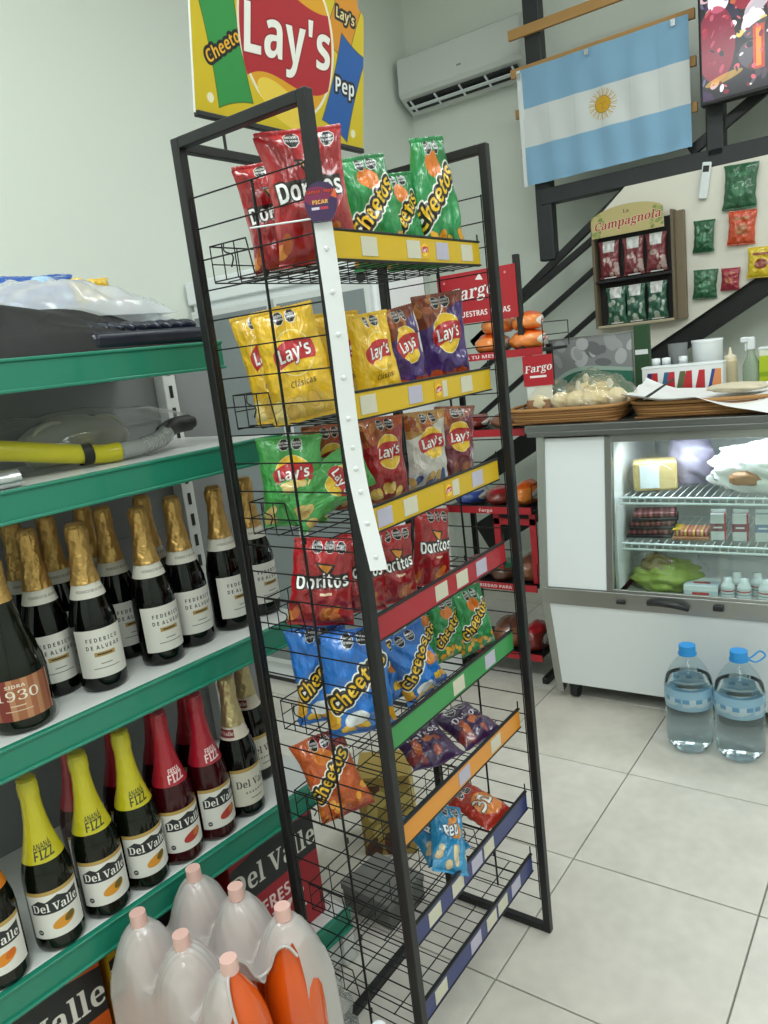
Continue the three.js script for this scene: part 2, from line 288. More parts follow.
function crinkle(g, amp, f = 60) { const p = g.attributes.position; for (let i = 0; i < p.count; i++) { const x = p.getX(i), y = p.getY(i), z = p.getZ(i), r = Math.hypot(x, z) || 1, a = Math.atan2(z, x), k = 1 + amp * (Math.sin(a * 9 + y * 140) * 0.4 + nz(Math.cos(a) * 3, y * f, Math.sin(a) * 3)) ; p.setX(i, x * k); p.setZ(i, z * k); } g.computeVertexNormals(); return g; }
const labelTex = {
  fed: canvasTex(384, 288, (c, w, h) => { c.fillStyle = '#d8d6cf'; c.fillRect(0, 0, w, h); outlined(c, 'F E D E R I C O', w / 2, 62, 34, '#2b2b2b'); outlined(c, 'D E  A L V E A R', w / 2, 106, 34, '#2b2b2b'); c.fillStyle = '#a8894a'; c.fillRect(w * 0.32, 136, w * 0.36, 26); c.fillStyle = '#2a2214'; c.fillRect(w * 0.37, 145, w * 0.26, 8); c.fillStyle = '#8a8a84'; c.fillRect(w * 0.4, 202, w * 0.2, 7); c.fillRect(w * 0.27, 230, w * 0.46, 6); }),
  fedNeck: canvasTex(512, 64, (c, w, h) => { c.fillStyle = '#d3d0c6'; c.fillRect(0, 0, w, h); for (const x of [0.5]) outlined(c, 'FEDERICO DE ALVEAR', w * x, h / 2, 16, '#77736a'); }),
  del: (fruit, fruit2) => canvasTex(384, 320, (c, w, h) => { c.fillStyle = '#b99a55'; c.fillRect(0, 0, w, h); c.fillStyle = '#e2e0da'; c.fillRect(0, 26, w, h); c.fillStyle = '#24282a'; c.beginPath(); c.moveTo(30, 88); c.lineTo(90, 54); c.lineTo(130, 72); c.lineTo(210, 40); c.lineTo(270, 66); c.lineTo(354, 50); c.lineTo(354, 152); c.lineTo(30, 152); c.fill(); outlined(c, 'Del Valle', w / 2, 112, 74, '#f1efe9', null, 0, { font: 'serif', sx: 0.92 }); c.fillStyle = fruit; c.beginPath(); c.ellipse(w * 0.58, 230, 78, 36, -0.25, 0, 7); c.fill(); c.fillStyle = fruit2; c.beginPath(); c.ellipse(w * 0.68, 215, 38, 24, -0.5, 0, 7); c.fill(); c.fillStyle = '#33383a'; c.beginPath(); c.arc(62, 276, 18, 0, 7); c.fill(); c.fillStyle = '#c9c9c4'; c.fillRect(52, 272, 20, 7); }),
  delDark: canvasTex(384, 288, (c, w, h) => { c.fillStyle = '#b99a55'; c.fillRect(0, 0, w, h); c.fillStyle = '#d9d4c6'; c.fillRect(0, 26, w, h); outlined(c, 'Del Valle', w / 2, 120, 76, '#47443c', null, 0, { font: 'serif', sx: 0.92 }); c.fillStyle = '#8a857a'; for (let k = 0; k < 7; k++) c.fillRect(w * 0.27 + k * 26, 182, 14, 16); c.fillRect(w * 0.36, 234, w * 0.28, 9); }),
  delNeck: canvasTex(512, 80, (c, w, h) => { c.fillStyle = '#d8cfc0'; c.fillRect(0, 0, w, h); for (const x of [0.25, 0.75]) { c.fillStyle = '#7b2431'; c.fillRect(w * x - 70, 16, 140, 48); outlined(c, 'Del Valle', w * x, 40, 30, '#e9dfcf', null, 0, { font: 'serif' }); } }),
  y1930: canvasTex(384, 320, (c, w, h) => { const g = c.createLinearGradient(0, 0, w, 0); c.fillStyle = '#a86a4c'; c.fillRect(0, 0, w, h); for (let k = 0; k < 9; k++) { c.fillStyle = k % 2 ? '#8d3f37' : '#c08a68'; c.fillRect(rr(0, w), 0, rr(8, 40), h); } outlined(c, 'SIDRA', w / 2, 54, 36, '#ece0d2'); outlined(c, '1930', w / 2, 124, 104, '#f2ece2', null, 0, { font: 'serif', style: 'normal' }); c.fillStyle = '#dcc5b0'; c.fillRect(w * 0.4, 200, w * 0.2, 10); c.fillRect(w * 0.32, 240, w * 0.36, 7); }),
};
const fizzTex = (bg, fg, a) => canvasTex(512, 256, (c, w, h) => { c.fillStyle = bg; c.fillRect(0, 0, w, h); for (const x of [0, 0.5, 1]) { outlined(c, a, w * x, h * 0.8, 26, fg, null, 0, { rot: -0.06 }); outlined(c, 'FIZZ', w * x, h * 0.9, 42, fg, null, 0, { rot: -0.06, sx: 1.1 }); } });
const foilBump2 = foilBump;
const foil = (t) => new THREE.MeshPhysicalMaterial({ map: t, roughness: 0.32, clearcoat: 0.4, bumpMap: foilBump, bumpScale: 0.002 });
foilBump.wrapS = foilBump.wrapT = THREE.RepeatWrapping; M.gold.bumpMap = M.champagne.bumpMap = foilBump; M.gold.bumpScale = M.champagne.bumpScale = 0.004;
const KIND = {
  fed: { glass: M.darkGlass, foil: M.gold, f0: 0.208, lab: printMat(labelTex.fed, 0.55), ly: [0.03, 0.124], neck: printMat(labelTex.fedNeck, 0.55), ny: [0.182, 0.209] },
  ana: { glass: M.greenGlass, foil: foil(fizzTex('#c2b81f', '#3b3a12', 'ANANÁ')), f0: 0.172, lab: printMat(labelTex.del('#d9932a', '#6a5a1f'), 0.5), ly: [0.03, 0.122] },
  nar: { glass: M.greenGlass, foil: foil(fizzTex('#d4791b', '#4a2408', 'NARANJA')), f0: 0.172, lab: printMat(labelTex.del('#e08a1e', '#d36a14'), 0.5), ly: [0.03, 0.122] },
  fre: { glass: M.redGlass, foil: foil(fizzTex('#a5162b', '#efdcdc', 'FRESA')), f0: 0.172, lab: printMat(labelTex.del('#b5382c', '#c7752e'), 0.5), ly: [0.03, 0.122] },
  sid: { glass: M.darkGlass, foil: M.champagne, f0: 0.212, lab: printMat(labelTex.delDark, 0.5), ly: [0.03, 0.118], neck: printMat(labelTex.delNeck, 0.5), ny: [0.184, 0.213] },
};
const bodyG = lathe(CH, 44);
const protoBottle = {};
function bottle(kind, label, x, z, y, yaw, group, sc = 1) {
  let t; const K = KIND[kind];
  if (!protoBottle[kind]) {
    t = thing('sparkling_wine_bottle', label, 'bottle', [x, y, z], 0, group); protoBottle[kind] = t;
    obj('glass_body', bodyG, K.glass, t);
    const f = crinkle(band(CH, K.f0, 0.318, kind === 'fed' || kind === 'sid' ? 0.0024 : 0.001, 30), kind === 'fed' || kind === 'sid' ? 0.07 : 0.02);
    const fm = obj('foil_capsule', f, K.foil, t);
    obj('foil_cap', new THREE.CylinderGeometry(0.0135, 0.0168, 0.004, 28).translate(0, 0.3205, 0), K.foil, fm);
    const A = kind === 'fed' || kind === 'sid' ? 1.25 : 1.2;
    obj('label', band(CH, K.ly[0], K.ly[1], 0.0006, 2, -A, A, 30), K.lab, t);
    if (K.neck) obj('neck_label', band(CH, K.ny[0], K.ny[1], 0.0012, 3, -Math.PI * 0.98, Math.PI * 0.98, 44), K.neck, t);
  } else { t = protoBottle[kind].clone(); t.name = numbered('sparkling_wine_bottle'); scene.add(t); t.position.set(x, y, z); tag(t, label, 'bottle', group); }
  t.rotation.y = yaw * Math.PI / 180; t.scale.setScalar(sc); return t;
}
{
  const y = SHELF[2] + 0.001, g3 = 'gold-capped wine bottles on the third shelf';
  const F = (x, z, yaw, label) => bottle('fed', label, x, z, y, yaw, g3);
  F(-1.368, -0.716, 78, 'gold-capped dark wine bottle with cream label beside the copper-labelled cider');
  F(-1.297, -0.772, 72, 'gold-capped dark wine bottle with full cream label at the shelf edge');
  F(-1.285, -0.904, 84, 'gold-capped dark wine bottle, third along the shelf edge from the cider');
  F(-1.299, -1.0, 84, 'gold-capped dark wine bottle, fourth along the shelf edge from the cider');
  F(-1.286, -1.104, 88, 'gold-capped dark wine bottle just behind the black rack post');
  F(-1.288, -1.2, 88, 'gold-capped dark wine bottle at the far end of the third shelf');
  F(-1.392, -0.895, 88, 'gold-capped dark wine bottle in the second row with half-hidden cream label');
  for (const [x, z] of [[-1.478, -0.905], [-1.4, -1.0], [-1.485, -0.75], [-1.47, -0.815]]) F(x, z, 80, 'gold-capped wine bottle in the back row of the third shelf');
  const y4 = SHELF[3] + 0.001, g4 = 'fruit fizz bottles on the fourth shelf';
  const D = (k, x, z, yaw, label) => bottle(k, label, x, z, y4, yaw, g4);
  D('nar', -1.284, -0.47, 66, 'fizz bottle with orange foil neck at the start of the fourth shelf');
  D('ana', -1.276, -0.574, 68, 'yellow-necked pineapple fizz bottle beside the orange-necked one');
  D('ana', -1.268, -0.668, 72, 'yellow-necked pineapple fizz bottle between two other yellow-necked ones');
  D('ana', -1.262, -0.757, 78, 'yellow-necked pineapple fizz bottle beside the red-necked ones');
  D('fre', -1.257, -0.843, 80, 'red-necked strawberry fizz bottle beside the yellow-necked ones');
  D('fre', -1.25, -0.932, 84, 'red-necked strawberry fizz bottle beside the champagne-foiled cider');
  D('sid', -1.25, -1.022, 88, 'champagne-foiled cider bottle with cream label at the shelf edge');
  D('sid', -1.33, -1.14, 88, 'champagne-foiled cider bottle standing deeper at the shelf end');
  for (const [x, z] of [[-1.36, -0.8], [-1.355, -0.895], [-1.355, -0.985], [-1.365, -0.705]]) D('fre', x, z, 80, 'red-necked strawberry fizz bottle in the second row');
  // the cider with the copper label
  const t = thing('cider_bottle', 'broad green glass cider bottle with copper label reading 1930', 'bottle', [-1.296, y, -0.606], 1.05); t.scale.set(1.12, 0.96, 1.12);
  const PR = [[0, 0], [0.038, 0], [0.046, 0.005], [0.048, 0.014], [0.048, 0.1], [0.0455, 0.125], [0.038, 0.155], [0.028, 0.19], [0.0205, 0.225], [0.0165, 0.26], [0.0155, 0.285], [0.0165, 0.29], [0.0165, 0.308], [0, 0.31]];
  obj('glass_body', lathe(PR, 44), M.greenGlass, t);
  obj('label', band(PR, 0.028, 0.104, 0.0006, 3, -1.15, 1.15, 30), new THREE.MeshPhysicalMaterial({ map: labelTex.y1930, roughness: 0.35, metalness: 0.4 }), t);
  obj('foil_capsule', crinkle(band(PR, 0.235, 0.308, 0.0009, 16), 0.04), M.gold, t);
  // the gift carton at the shelf end
  const gc = thing('gift_carton', 'tall white and brown bottle carton with black swirl behind the cider', 'carton', [-1.42, y, -0.6], GT);
  obj('carton_body', rb(0.08, 0.3, 0.08, 0.002, 0, 0.15, 0), printMat(canvasTex(128, 384, (c, w, h) => { c.fillStyle = '#8a5238'; c.fillRect(0, 0, w, h); c.fillStyle = '#d8d6d2'; c.fillRect(0, 0, w, h * 0.62); c.strokeStyle = '#16181a'; c.lineWidth = 22; c.beginPath(); c.arc(w * 0.62, h * 0.2, 34, 1, 5.4); c.stroke(); c.beginPath(); c.arc(w * 0.7, h * 0.42, 40, 2, 6); c.stroke(); c.fillStyle = '#ddd'; c.fillRect(w * 0.9, 0, w * 0.1, h); }), 0.5), gc);
}
{ // cartons on the bottom shelf
  const cart = (bg, line1, lz0, lz1, label, tone) => {
    const w = lz1 - lz0, t = thing('drink_carton', label, 'carton', G(-0.045 - 0.11, SHELF[4] + 0.001, (lz0 + lz1) / 2), GT);
    const tex = canvasTex(384, 448, (c, W, H) => { c.fillStyle = bg; c.fillRect(0, 0, W, H); c.fillStyle = '#26282a'; c.beginPath(); c.moveTo(0, 60); c.lineTo(W * 0.5, 26); c.lineTo(W, 50); c.lineTo(W, 190); c.lineTo(0, 200); c.fill(); outlined(c, 'Del Valle', W / 2, 126, 100, '#e8e4dc', null, 0, { font: 'serif', sx: 0.86 }); outlined(c, line1, W / 2, 256, 66, tone, null, 0, { sx: 0.9, rot: -0.04 }); outlined(c, 'FIZZ', W / 2, 336, 104, tone, null, 0, { sx: 1.05, rot: -0.04 }); });
    const side = mat(bg, 0.55), m = printMat(tex, 0.5);
    const g = new THREE.BoxGeometry(0.22, 0.31, w).translate(0, 0.155, 0);
    obj('carton_body', g, [m, side, side, side, side, side], t);
    obj('top_flap', rb(0.1, 0.003, w - 0.004, 0.001, 0.055, 0.3125, 0), side, t); obj('top_flap', rb(0.1, 0.003, w - 0.004, 0.001, -0.055, 0.3125, 0), side, t);
  };
  cart('#a51f2c', 'FRESA', -0.285, -0.03, 'red strawberry fizz carton on the bottom shelf', '#f0d8d6');
  cart('#c9a21c', 'ANANÁ', 0.02, 0.262, 'yellow pineapple fizz carton on the bottom shelf', '#f3ead0');
  cart('#cf5a18', 'NARANJA', 0.28, 0.54, 'orange fizz carton on the bottom shelf', '#f6e2cc');
}
{ // snorkel set on the second shelf
  const y = SHELF[1];
  const t = thing('snorkel', 'yellow snorkel tube with clear ribbed hose and black mouthpiece on second shelf', 'snorkel', G(-0.12, y, 0.05));
  const o = G(-0.12, y, 0.05), l = (p) => [p[0] - o[0], p[1] - o[1], p[2] - o[2]], q = (lx, dy, lz) => l(G(lx, y + dy, lz));
  obj('tube', tube([q(-0.13, 0.075, 0.32), q(-0.12, 0.058, 0.22), q(-0.115, 0.036, 0.12), q(-0.11, 0.021, 0.04), q(-0.105, 0.02, 0.005)], 0.0185, 40, 16), phys(0xcfc41c, 0.35, { clearcoat: 0.4 }), t);
  obj('clip', tube([q(-0.113, 0.026, 0.083), q(-0.112, 0.026, 0.062)], 0.0205, 8, 16), M.black, t);
  const rib = []; const curve = new THREE.CatmullRomCurve3([q(-0.105, 0.02, 0.005), q(-0.107, 0.022, -0.05), q(-0.115, 0.03, -0.1), q(-0.13, 0.04, -0.125)].map((p) => V(...p)));
  obj('ribbed_hose', new THREE.TubeGeometry(curve, 30, 0.0165, 14), phys(0xd8dcda, 0.25, { transmission: 0.5, thickness: 0 }), t);
  for (let k = 0; k < 13; k++) { const u = 0.3 + k * 0.05, pt = curve.getPoint(u), tn = curve.getTangent(u); const g = new THREE.TorusGeometry(0.0168, 0.0013, 6, 20).applyQuaternion(new THREE.Quaternion().setFromUnitVectors(V(0, 0, 1), tn)).translate(pt.x, pt.y, pt.z); rib.push(g); }
  obj('hose_rings', rib, M.silver, t);
  obj('mouthpiece', [tube([q(-0.125, 0.038, -0.112), q(-0.14, 0.048, -0.15), q(-0.14, 0.05, -0.19)], 0.018, 16, 14), rb(0.03, 0.026, 0.05, 0.01, ...q(-0.14, 0.05, -0.18))], M.black, t);
  const m = thing('diving_mask', 'clear and yellow diving mask in its plastic bag behind the snorkel', 'mask', G(-0.24, y, 0.01), GT);
  const ring = (z, s) => { const pts = []; for (let k = 0; k < 16; k++) { const a = k / 16 * 6.283; pts.push([0.0, 0.05 + 0.036 * Math.sin(a), z + s * 0.045 * Math.cos(a)]); } return tube(pts, 0.006, 40, 8, true); };
  obj('frame', [ring(0.055, 1), ring(-0.055, 1)], phys(0xd9dacb, 0.3, { transmission: 0.4, thickness: 0 }), m);
  obj('nose_piece', lump(0.018, 0.03, 0.02, 5, 0.1).translate(0.012, 0.012, 0), phys(0xc9b91f, 0.4), m);
  obj('skirt', lump(0.05, 0.055, 0.12, 3, 0.15, 1.7).translate(-0.02, 0, 0), phys(0xdfe0d8, 0.3, { transmission: 0.6, thickness: 0 }), m);
  obj('strap', tube([[-0.01, 0.05, 0.1], [-0.04, 0.085, 0.06], [-0.05, 0.09, 0], [-0.04, 0.085, -0.06], [-0.01, 0.05, -0.1]], 0.006, 30, 8), phys(0x55585a, 0.4), m);
  const pb = tag(obj(numbered('clear_plastic_bag'), lump(0.1, 0.062, 0.27, 9, 0.2, 2.1), M.film, scene), 'clear crumpled plastic bag around the diving mask', 'plastic bag'); pb.position.set(...G(-0.2, y + 0.001, 0.07)); pb.rotation.y = GT;
  const d = thing('wrapped_torch', 'small black item in clear wrap at the second shelf edge', 'torch', G(-0.035, y + 0.001, 0.31), GT);
  obj('barrel', new THREE.CylinderGeometry(0.013, 0.013, 0.1, 18).rotateX(Math.PI / 2).translate(0, 0.013, 0), M.black, d);
  obj('wrap', crinkle(new THREE.CylinderGeometry(0.0148, 0.0148, 0.075, 20, 10, true), 0.06).rotateX(Math.PI / 2).translate(0, 0.0145, -0.035), M.silver, d);
}
{ // goods piled on the top shelf
  const y = SHELF[0];
  const mound = (w, l, hf, n = 40, mm = 22) => { // closed heightfield, x = depth, z = length
    const pos = [], idx = [], uv = [], row = mm + 1;
    for (let s = 0; s < 2; s++) for (let j = 0; j <= n; j++) for (let i = 0; i <= mm; i++) { const a = i / mm, b = j / n, e = Math.pow(Math.sin(Math.PI * a), 0.45) * Math.pow(Math.sin(Math.PI * b), 0.35); pos.push((a - 0.5) * w, s ? 0 : Math.max(0.001, hf(a, b)) * e, (0.5 - b) * l); uv.push(a, b); }
    const o = (n + 1) * row; for (let j = 0; j < n; j++) for (let i = 0; i < mm; i++) { const a = j * row + i, b = a + 1, c = a + row, d = c + 1; idx.push(a, b, d, a, d, c, a + o, d + o, b + o, a + o, c + o, d + o); }
    const g = new THREE.BufferGeometry(); g.setAttribute('position', new THREE.Float32BufferAttribute(pos, 3)); g.setAttribute('uv', new THREE.Float32BufferAttribute(uv, 2)); g.setIndex(idx); g.computeVertexNormals(); return g;
  };
  const put = (name, label, cat, geo, m, lx, dy, lz, ry = 0) => { const o = tag(obj(numbered(name), geo, m, scene), label, cat); o.position.set(...G(lx, y + dy, lz)); o.rotation.y = GT + ry; return o; };
  const fold = noiseTex(128, (u, v) => 128 + 60 * Math.sin(u * 130) * Math.sin(v * 150)); fold.repeat.set(3, 6);
  put('black_tarpaulin', 'folded black woven plastic sheet heaped along the top shelf', 'plastic sheet', mound(0.36, 0.85, (a, b) => 0.118 + 0.028 * nz(a * 3, b * 5, 1) + 0.016 * nz(a * 9, b * 7, 4) - (b > 0.5 ? (b - 0.5) * 0.13 : 0) + 0.008 * Math.sin(a * 22 + b * 6), 70, 40), mat(0x0d0d0f, 0.55, { bumpMap: fold, bumpScale: 0.0006 }), -0.19, 0.001, 0.225);
  put('navy_beaded_mat', 'dark navy dimpled plastic mat folded at the end of the top shelf', 'mat', (() => { const gs = []; for (let k = 0; k < 9; k++) gs.push(lump(0.05, 0.016, 0.012, k, 0.1, 2, 0.7, 14).translate(0, 0.028, 0.11 - k * 0.027)); gs.push(rb(0.15, 0.034, 0.27, 0.014, 0, 0.017, 0)); return gs; })(), phys(0x161b2c, 0.3), -0.085, 0.001, -0.065);
  put('white_plastic_sheet', 'sheet of white plastic film lying over the black heap', 'plastic sheet', mound(0.2, 0.3, (a, b) => 0.03 + 0.014 * nz(a * 4, b * 5, 3)), phys(0xd5d9da, 0.3), -0.14, 0.106, 0.36);
  put('clear_plastic_bag', 'clear plastic bag of bottles lying across the black heap', 'plastic bag', mound(0.24, 0.42, (a, b) => 0.075 + 0.03 * nz(a * 4, b * 6, 8) + 0.015 * nz(a * 11, b * 12, 2)), phys(0xe8ebee, 0.18, { transmission: 0.6, thickness: 0 }), -0.22, 0.072, 0.03);
  put('clear_plastic_bag', 'clear crumpled wrapping sagging at the end of the top shelf', 'plastic bag', mound(0.2, 0.26, (a, b) => 0.06 + 0.025 * nz(a * 5, b * 6, 5)), phys(0xe4e7ea, 0.18, { transmission: 0.6, thickness: 0 }), -0.25, 0.05, -0.09);
  const pk = (name, label, cat, col, w, h, d, lx, dy, lz, tex) => { const t = thing(name, label, cat, G(lx, y + dy, lz), GT + Math.PI / 2); t.rotation.order = 'YXZ'; t.rotation.x = -0.5; obj('pouch', bagGeo(w, h, d, ++bagNo * 1.37), tex, t); obj('top_seal', sealGeo(w, h * 0.965, h, d, 3, 1), tex, t); };
  const two = (a, b) => bagMat(canvasTex(128, 128, (c, w, h) => { c.fillStyle = a; c.fillRect(0, 0, w, h); c.fillStyle = b; for (let k = 0; k < 6; k++) { c.beginPath(); c.ellipse(rr(0, w), rr(0, h), rr(8, 26), rr(6, 16), rr(0, 3), 0, 7); c.fill(); } }));
  pk('blue_packet', 'blue and white packet on top of the heap', 'packet', 0, 0.24, 0.13, 0.05, -0.33, 0.075, 0.0, two('#2456a8', '#9fc3e6'));
  pk('yellow_packet', 'yellow packet on top of the clear plastic bag', 'packet', 0, 0.115, 0.12, 0.055, -0.335, 0.075, -0.15, two('#dcb429', '#efdf9a'));
  pk('red_packet', 'small red packet at the end of the heap', 'packet', 0, 0.1, 0.1, 0.04, -0.345, 0.05, -0.21, two('#a82a35', '#e2c5c5'));
}

// ---------------------------------------------------------------- the wire snack rack
const RO = [-0.9235, 0, -1.249], FL = [0, 1.655, 1.393, 1.192, 1.0, 0.785, 0.585, 0.365, 0.19];
{
  const t = thing('snack_rack', 'tall black wire snack rack with eight tiers and a yellow header sign', 'display rack', RO);
  const X = 0.1445, Z = 0.282, TOP = 1.885;
  for (const sx of [-1, 1]) for (const sz of [-1, 1]) obj('post', bar([sx * X, 0.01, sz * Z], [sx * X, TOP, sz * Z], 0.019), M.black, t);
  for (const sz of [-1, 1]) { obj('top_bar', bar([-X, TOP, sz * Z], [X, TOP, sz * Z], 0.0188, 0.0188, -1), M.black, t); obj('bottom_bar', bar([-X, 0.01, sz * Z], [X, 0.01, sz * Z], 0.0188, 0.0188, -1), M.black, t); }
  obj('back_top_bar', bar([-X, TOP - 0.004, -Z], [-X, TOP - 0.004, Z], 0.017, 0.017, -1), M.black, t); obj('back_bottom_bar', bar([-X, 0.01, -Z], [-X, 0.01, Z], 0.0188, 0.0188, -1), M.black, t);
  for (const sz of [-1, 1]) {
    const p = new THREE.Group(); p.name = 'side_panel'; t.add(p);
    for (let k = 0; k < 34; k++) rodMesh('wire', [-X, 1.795 - 0.0517 * k, sz * Z], [X, 1.795 - 0.0517 * k, sz * Z], 0.0014, M.wire, p);
    for (const x of [-X + 0.014, X - 0.014]) rodMesh('wire', [x, 0.09, sz * Z + 0.003], [x, 1.797, sz * Z + 0.003], 0.0014, M.wire, p);
    rodMesh('wire', [0.01, 0.09, sz * (Z - 0.004)], [0.01, 1.797, sz * (Z - 0.004)], 0.0026, M.wire, p);
    for (const y of FL.slice(1)) for (const x of [0.01]) obj('hook_tab', rb(0.006, 0.012, 0.006, 0.001, x, y - 0.005, sz * (Z - 0.007)), M.wire, p);
  }
  const RC = [0, 0xd6b019, 0xd6b019, 0xd2ac18, 0xa91d2c, 0x2f9048, 0xdf9127, 0x27336f, 0x27336f], card = phys(0xcfcbb8, 0.45), cardL = phys(0xb9b4c8, 0.45);
  const CARDS = { 1: [0.2, 0.5, 0.72, 0.93], 2: [0.08, 0.4, 0.6, 0.82], 3: [0.1, 0.28, 0.62, 0.84], 4: [0.44, 0.62, 0.8], 5: [0.5, 0.8], 6: [0.47, 0.78], 7: [0.12, 0.32, 0.5, 0.62], 8: [0.1, 0.42, 0.58, 0.7, 0.85] };
  for (let k = 1; k <= 8; k++) {
    const f = FL[k], x0 = -0.128, x1 = 0.122, zr = 0.262, h = 0.06, w = [];
    for (let i = 0; i <= 16; i++) { const z = -zr + i * zr / 8; w.push(rod([x0, f, z], [x1, f, z], 0.0012, 5)); if (i % 2 === 0) w.push(rod([x0, f, z], [x0, f + h, z], 0.0012, 5)); }
    for (let i = 0; i <= 4; i++) { const x = x0 + (x1 - x0) * i / 4; w.push(rod([x, f - 0.002, -zr], [x, f - 0.002, zr], 0.0014, 5)); }
    w.push(rod([x0, f + h, -zr], [x0, f + h, zr], 0.0015, 5), rod([x0, f + h / 2, -zr], [x0, f + h / 2, zr], 0.0012, 5), rod([x1, f + 0.043, -zr], [x1, f + 0.043, zr], 0.0022, 5));
    for (const s of [-1, 1]) { w.push(rod([x0, f + h, s * zr], [x0 + 0.09, f + h, s * zr], 0.0014, 5), rod([x0 + 0.09, f + h, s * zr], [x0 + 0.1, f, s * zr], 0.0014, 5)); for (const xx of [0.03, 0.06]) w.push(rod([x0 + xx, f, s * zr], [x0 + xx, f + h, s * zr], 0.0012, 5)); w.push(rod([x1, f, s * zr], [x1, f + 0.062, s * zr], 0.0018, 5)); w.push(tube([[x0 + 0.04, f + h + 0.0, s * (zr + 0.004)], [x0 + 0.045, f + h * 0.75, s * (zr + 0.01)], [x0 + 0.06, f + h * 0.6, s * (zr + 0.006)], [x0 + 0.05, f + h * 0.3, s * (zr + 0.003)]], 0.0014, 10, 5)); }
    const b = obj('shelf_basket', w, M.wire, t);
    const rm = phys(RC[k], 0.4, { clearcoat: 0.2 });
    obj('price_rail', [rb(0.004, 0.044, 2 * zr - 0.012, 0.0015, x1 + 0.0045, f + 0.022, 0)], rm, b, ['', 'yellow', 'yellow', 'yellow', 'red', 'green', 'orange', 'navy', 'navy'][k] + ' price rail');
    obj('rail_edge', [rb(0.008, 0.004, 2 * zr - 0.008, 0.001, x1 + 0.004, f + 0.046, 0), rb(0.008, 0.003, 2 * zr - 0.008, 0.001, x1 + 0.004, f - 0.001, 0)], M.black, b);
    CARDS[k].forEach((u, i) => obj('price_card', rb(0.0012, 0.032, 0.046, 0.0004, x1 + 0.0072, f + 0.022, zr - 0.03 - u * (2 * zr - 0.06)), (k + i) % 3 ? card : cardL, b));
    if (k < 4) obj('logo_card', planarUV(rb(0.0012, 0.034, 0.03, 0.0004, x1 + 0.0073, f + 0.022, zr - 0.03 - 0.58 * (2 * zr - 0.06)), 2, 1, zr - 0.03 - 0.58 * (2 * zr - 0.06) + 0.015, zr - 0.03 - 0.58 * (2 * zr - 0.06) - 0.015, f + 0.005, f + 0.039), P.logoCard || (P.logoCard = printMat(canvasTex(64, 64, (c) => { c.fillStyle = '#d9a91c'; c.fillRect(0, 0, 64, 64); laysLogo(c, 32, 32, 22); }), 0.4)), b);
  }
  // the header sign
  const W = 0.488, H = 0.27, y0 = 1.944, zc = 0.235, sh = new THREE.Shape();
  sh.moveTo(0, 0); sh.lineTo(W, 0); sh.lineTo(W, H - 0.02); sh.quadraticCurveTo(W, H, W - 0.02, H); sh.lineTo(W - 0.03, H + 0.04); sh.lineTo(W - 0.14, H + 0.09); sh.bezierCurveTo(W - 0.2, H + 0.13, 0.2, H + 0.13, 0.12, H + 0.07); sh.lineTo(0.06, H + 0.05); sh.lineTo(0.05, H); sh.lineTo(0.02, H); sh.quadraticCurveTo(0, H, 0, H - 0.02);
  const g = new THREE.ExtrudeGeometry(sh, { depth: 0.005, bevelEnabled: false, curveSegments: 16 }); planarUV(g, 0, 1, 0, W, 0, 0.375); g.rotateY(Math.PI / 2).rotateZ(-0.16).translate(-X, y0, zc);
  const signTex = canvasTex(1000, 770, (c, w, h) => {
    const S = w / 0.5, Y = (v) => h - (v - 0.05) * S; c.fillStyle = '#d8bd1c'; c.fillRect(0, 0, w, h);
    const bagp = (x, y, a, col, bw, bh, text, tc, st) => { c.save(); c.translate(x, y); c.rotate(a); c.fillStyle = col; c.beginPath(); c.moveTo(-bw, -bh); c.quadraticCurveTo(0, -bh + 18, bw, -bh); c.quadraticCurveTo(bw - 22, 0, bw, bh); c.quadraticCurveTo(0, bh - 18, -bw, bh); c.quadraticCurveTo(-bw + 22, 0, -bw, -bh); c.fill(); c.strokeStyle = 'rgba(20,40,20,.4)'; c.lineWidth = 5; c.stroke(); outlined(c, text, 0, -8, st, tc, '#14110c', 22, { rot: -0.35 }); c.restore(); };
    bagp(865, Y(0.3), 0.42, '#d98e1c', 90, 160, "Lay's", '#e8d7a0', 56);
    bagp(200, Y(0.34), -0.2, '#9e1c28', 90, 120, '', '#fff', 40);
    bagp(160, Y(0.17), -0.24, '#2f9347', 92, 190, 'Cheetos', '#f0b42a', 58);
    bagp(862, Y(0.165), 0.36, '#1c5aa8', 92, 190, 'Pep', '#eef1f4', 80);
    c.fillStyle = '#efe6cf'; c.beginPath(); c.ellipse(506, Y(0.225), 284, 300, 0, 0, 7); c.fill();
    c.fillStyle = '#e2a21b'; c.beginPath(); c.ellipse(506, Y(0.225), 270, 288, 0, 0, 7); c.fill();
    c.fillStyle = '#f1cf4a'; c.beginPath(); c.ellipse(460, Y(0.1), 150, 60, 0.4, 0, 7); c.fill();
    c.fillStyle = '#b31d2b'; c.beginPath(); c.moveTo(246, Y(0.28)); c.bezierCurveTo(338, Y(0.36), 556, Y(0.27), 750, Y(0.29)); c.bezierCurveTo(782, Y(0.24), 778, Y(0.19), 750, Y(0.15)); c.bezierCurveTo(596, Y(0.1), 416, Y(0.18), 268, Y(0.135)); c.bezierCurveTo(230, Y(0.18), 226, Y(0.23), 246, Y(0.28)); c.fill();
    outlined(c, "Lay's", 506, Y(0.222), 236, '#f6f4ee', '#8d1019', 12, { rot: -0.06, sk: -0.12, sx: 0.95 });
    c.fillStyle = '#efe9c8'; for (const x of [75, 925]) { c.beginPath(); c.arc(x, Y(0.08), 17, 0, 7); c.fill(); }
  });
  obj('header_sign', g, [printMat(signTex, 0.45), M.offwhite], t, 'yellow printed snack brand header board');
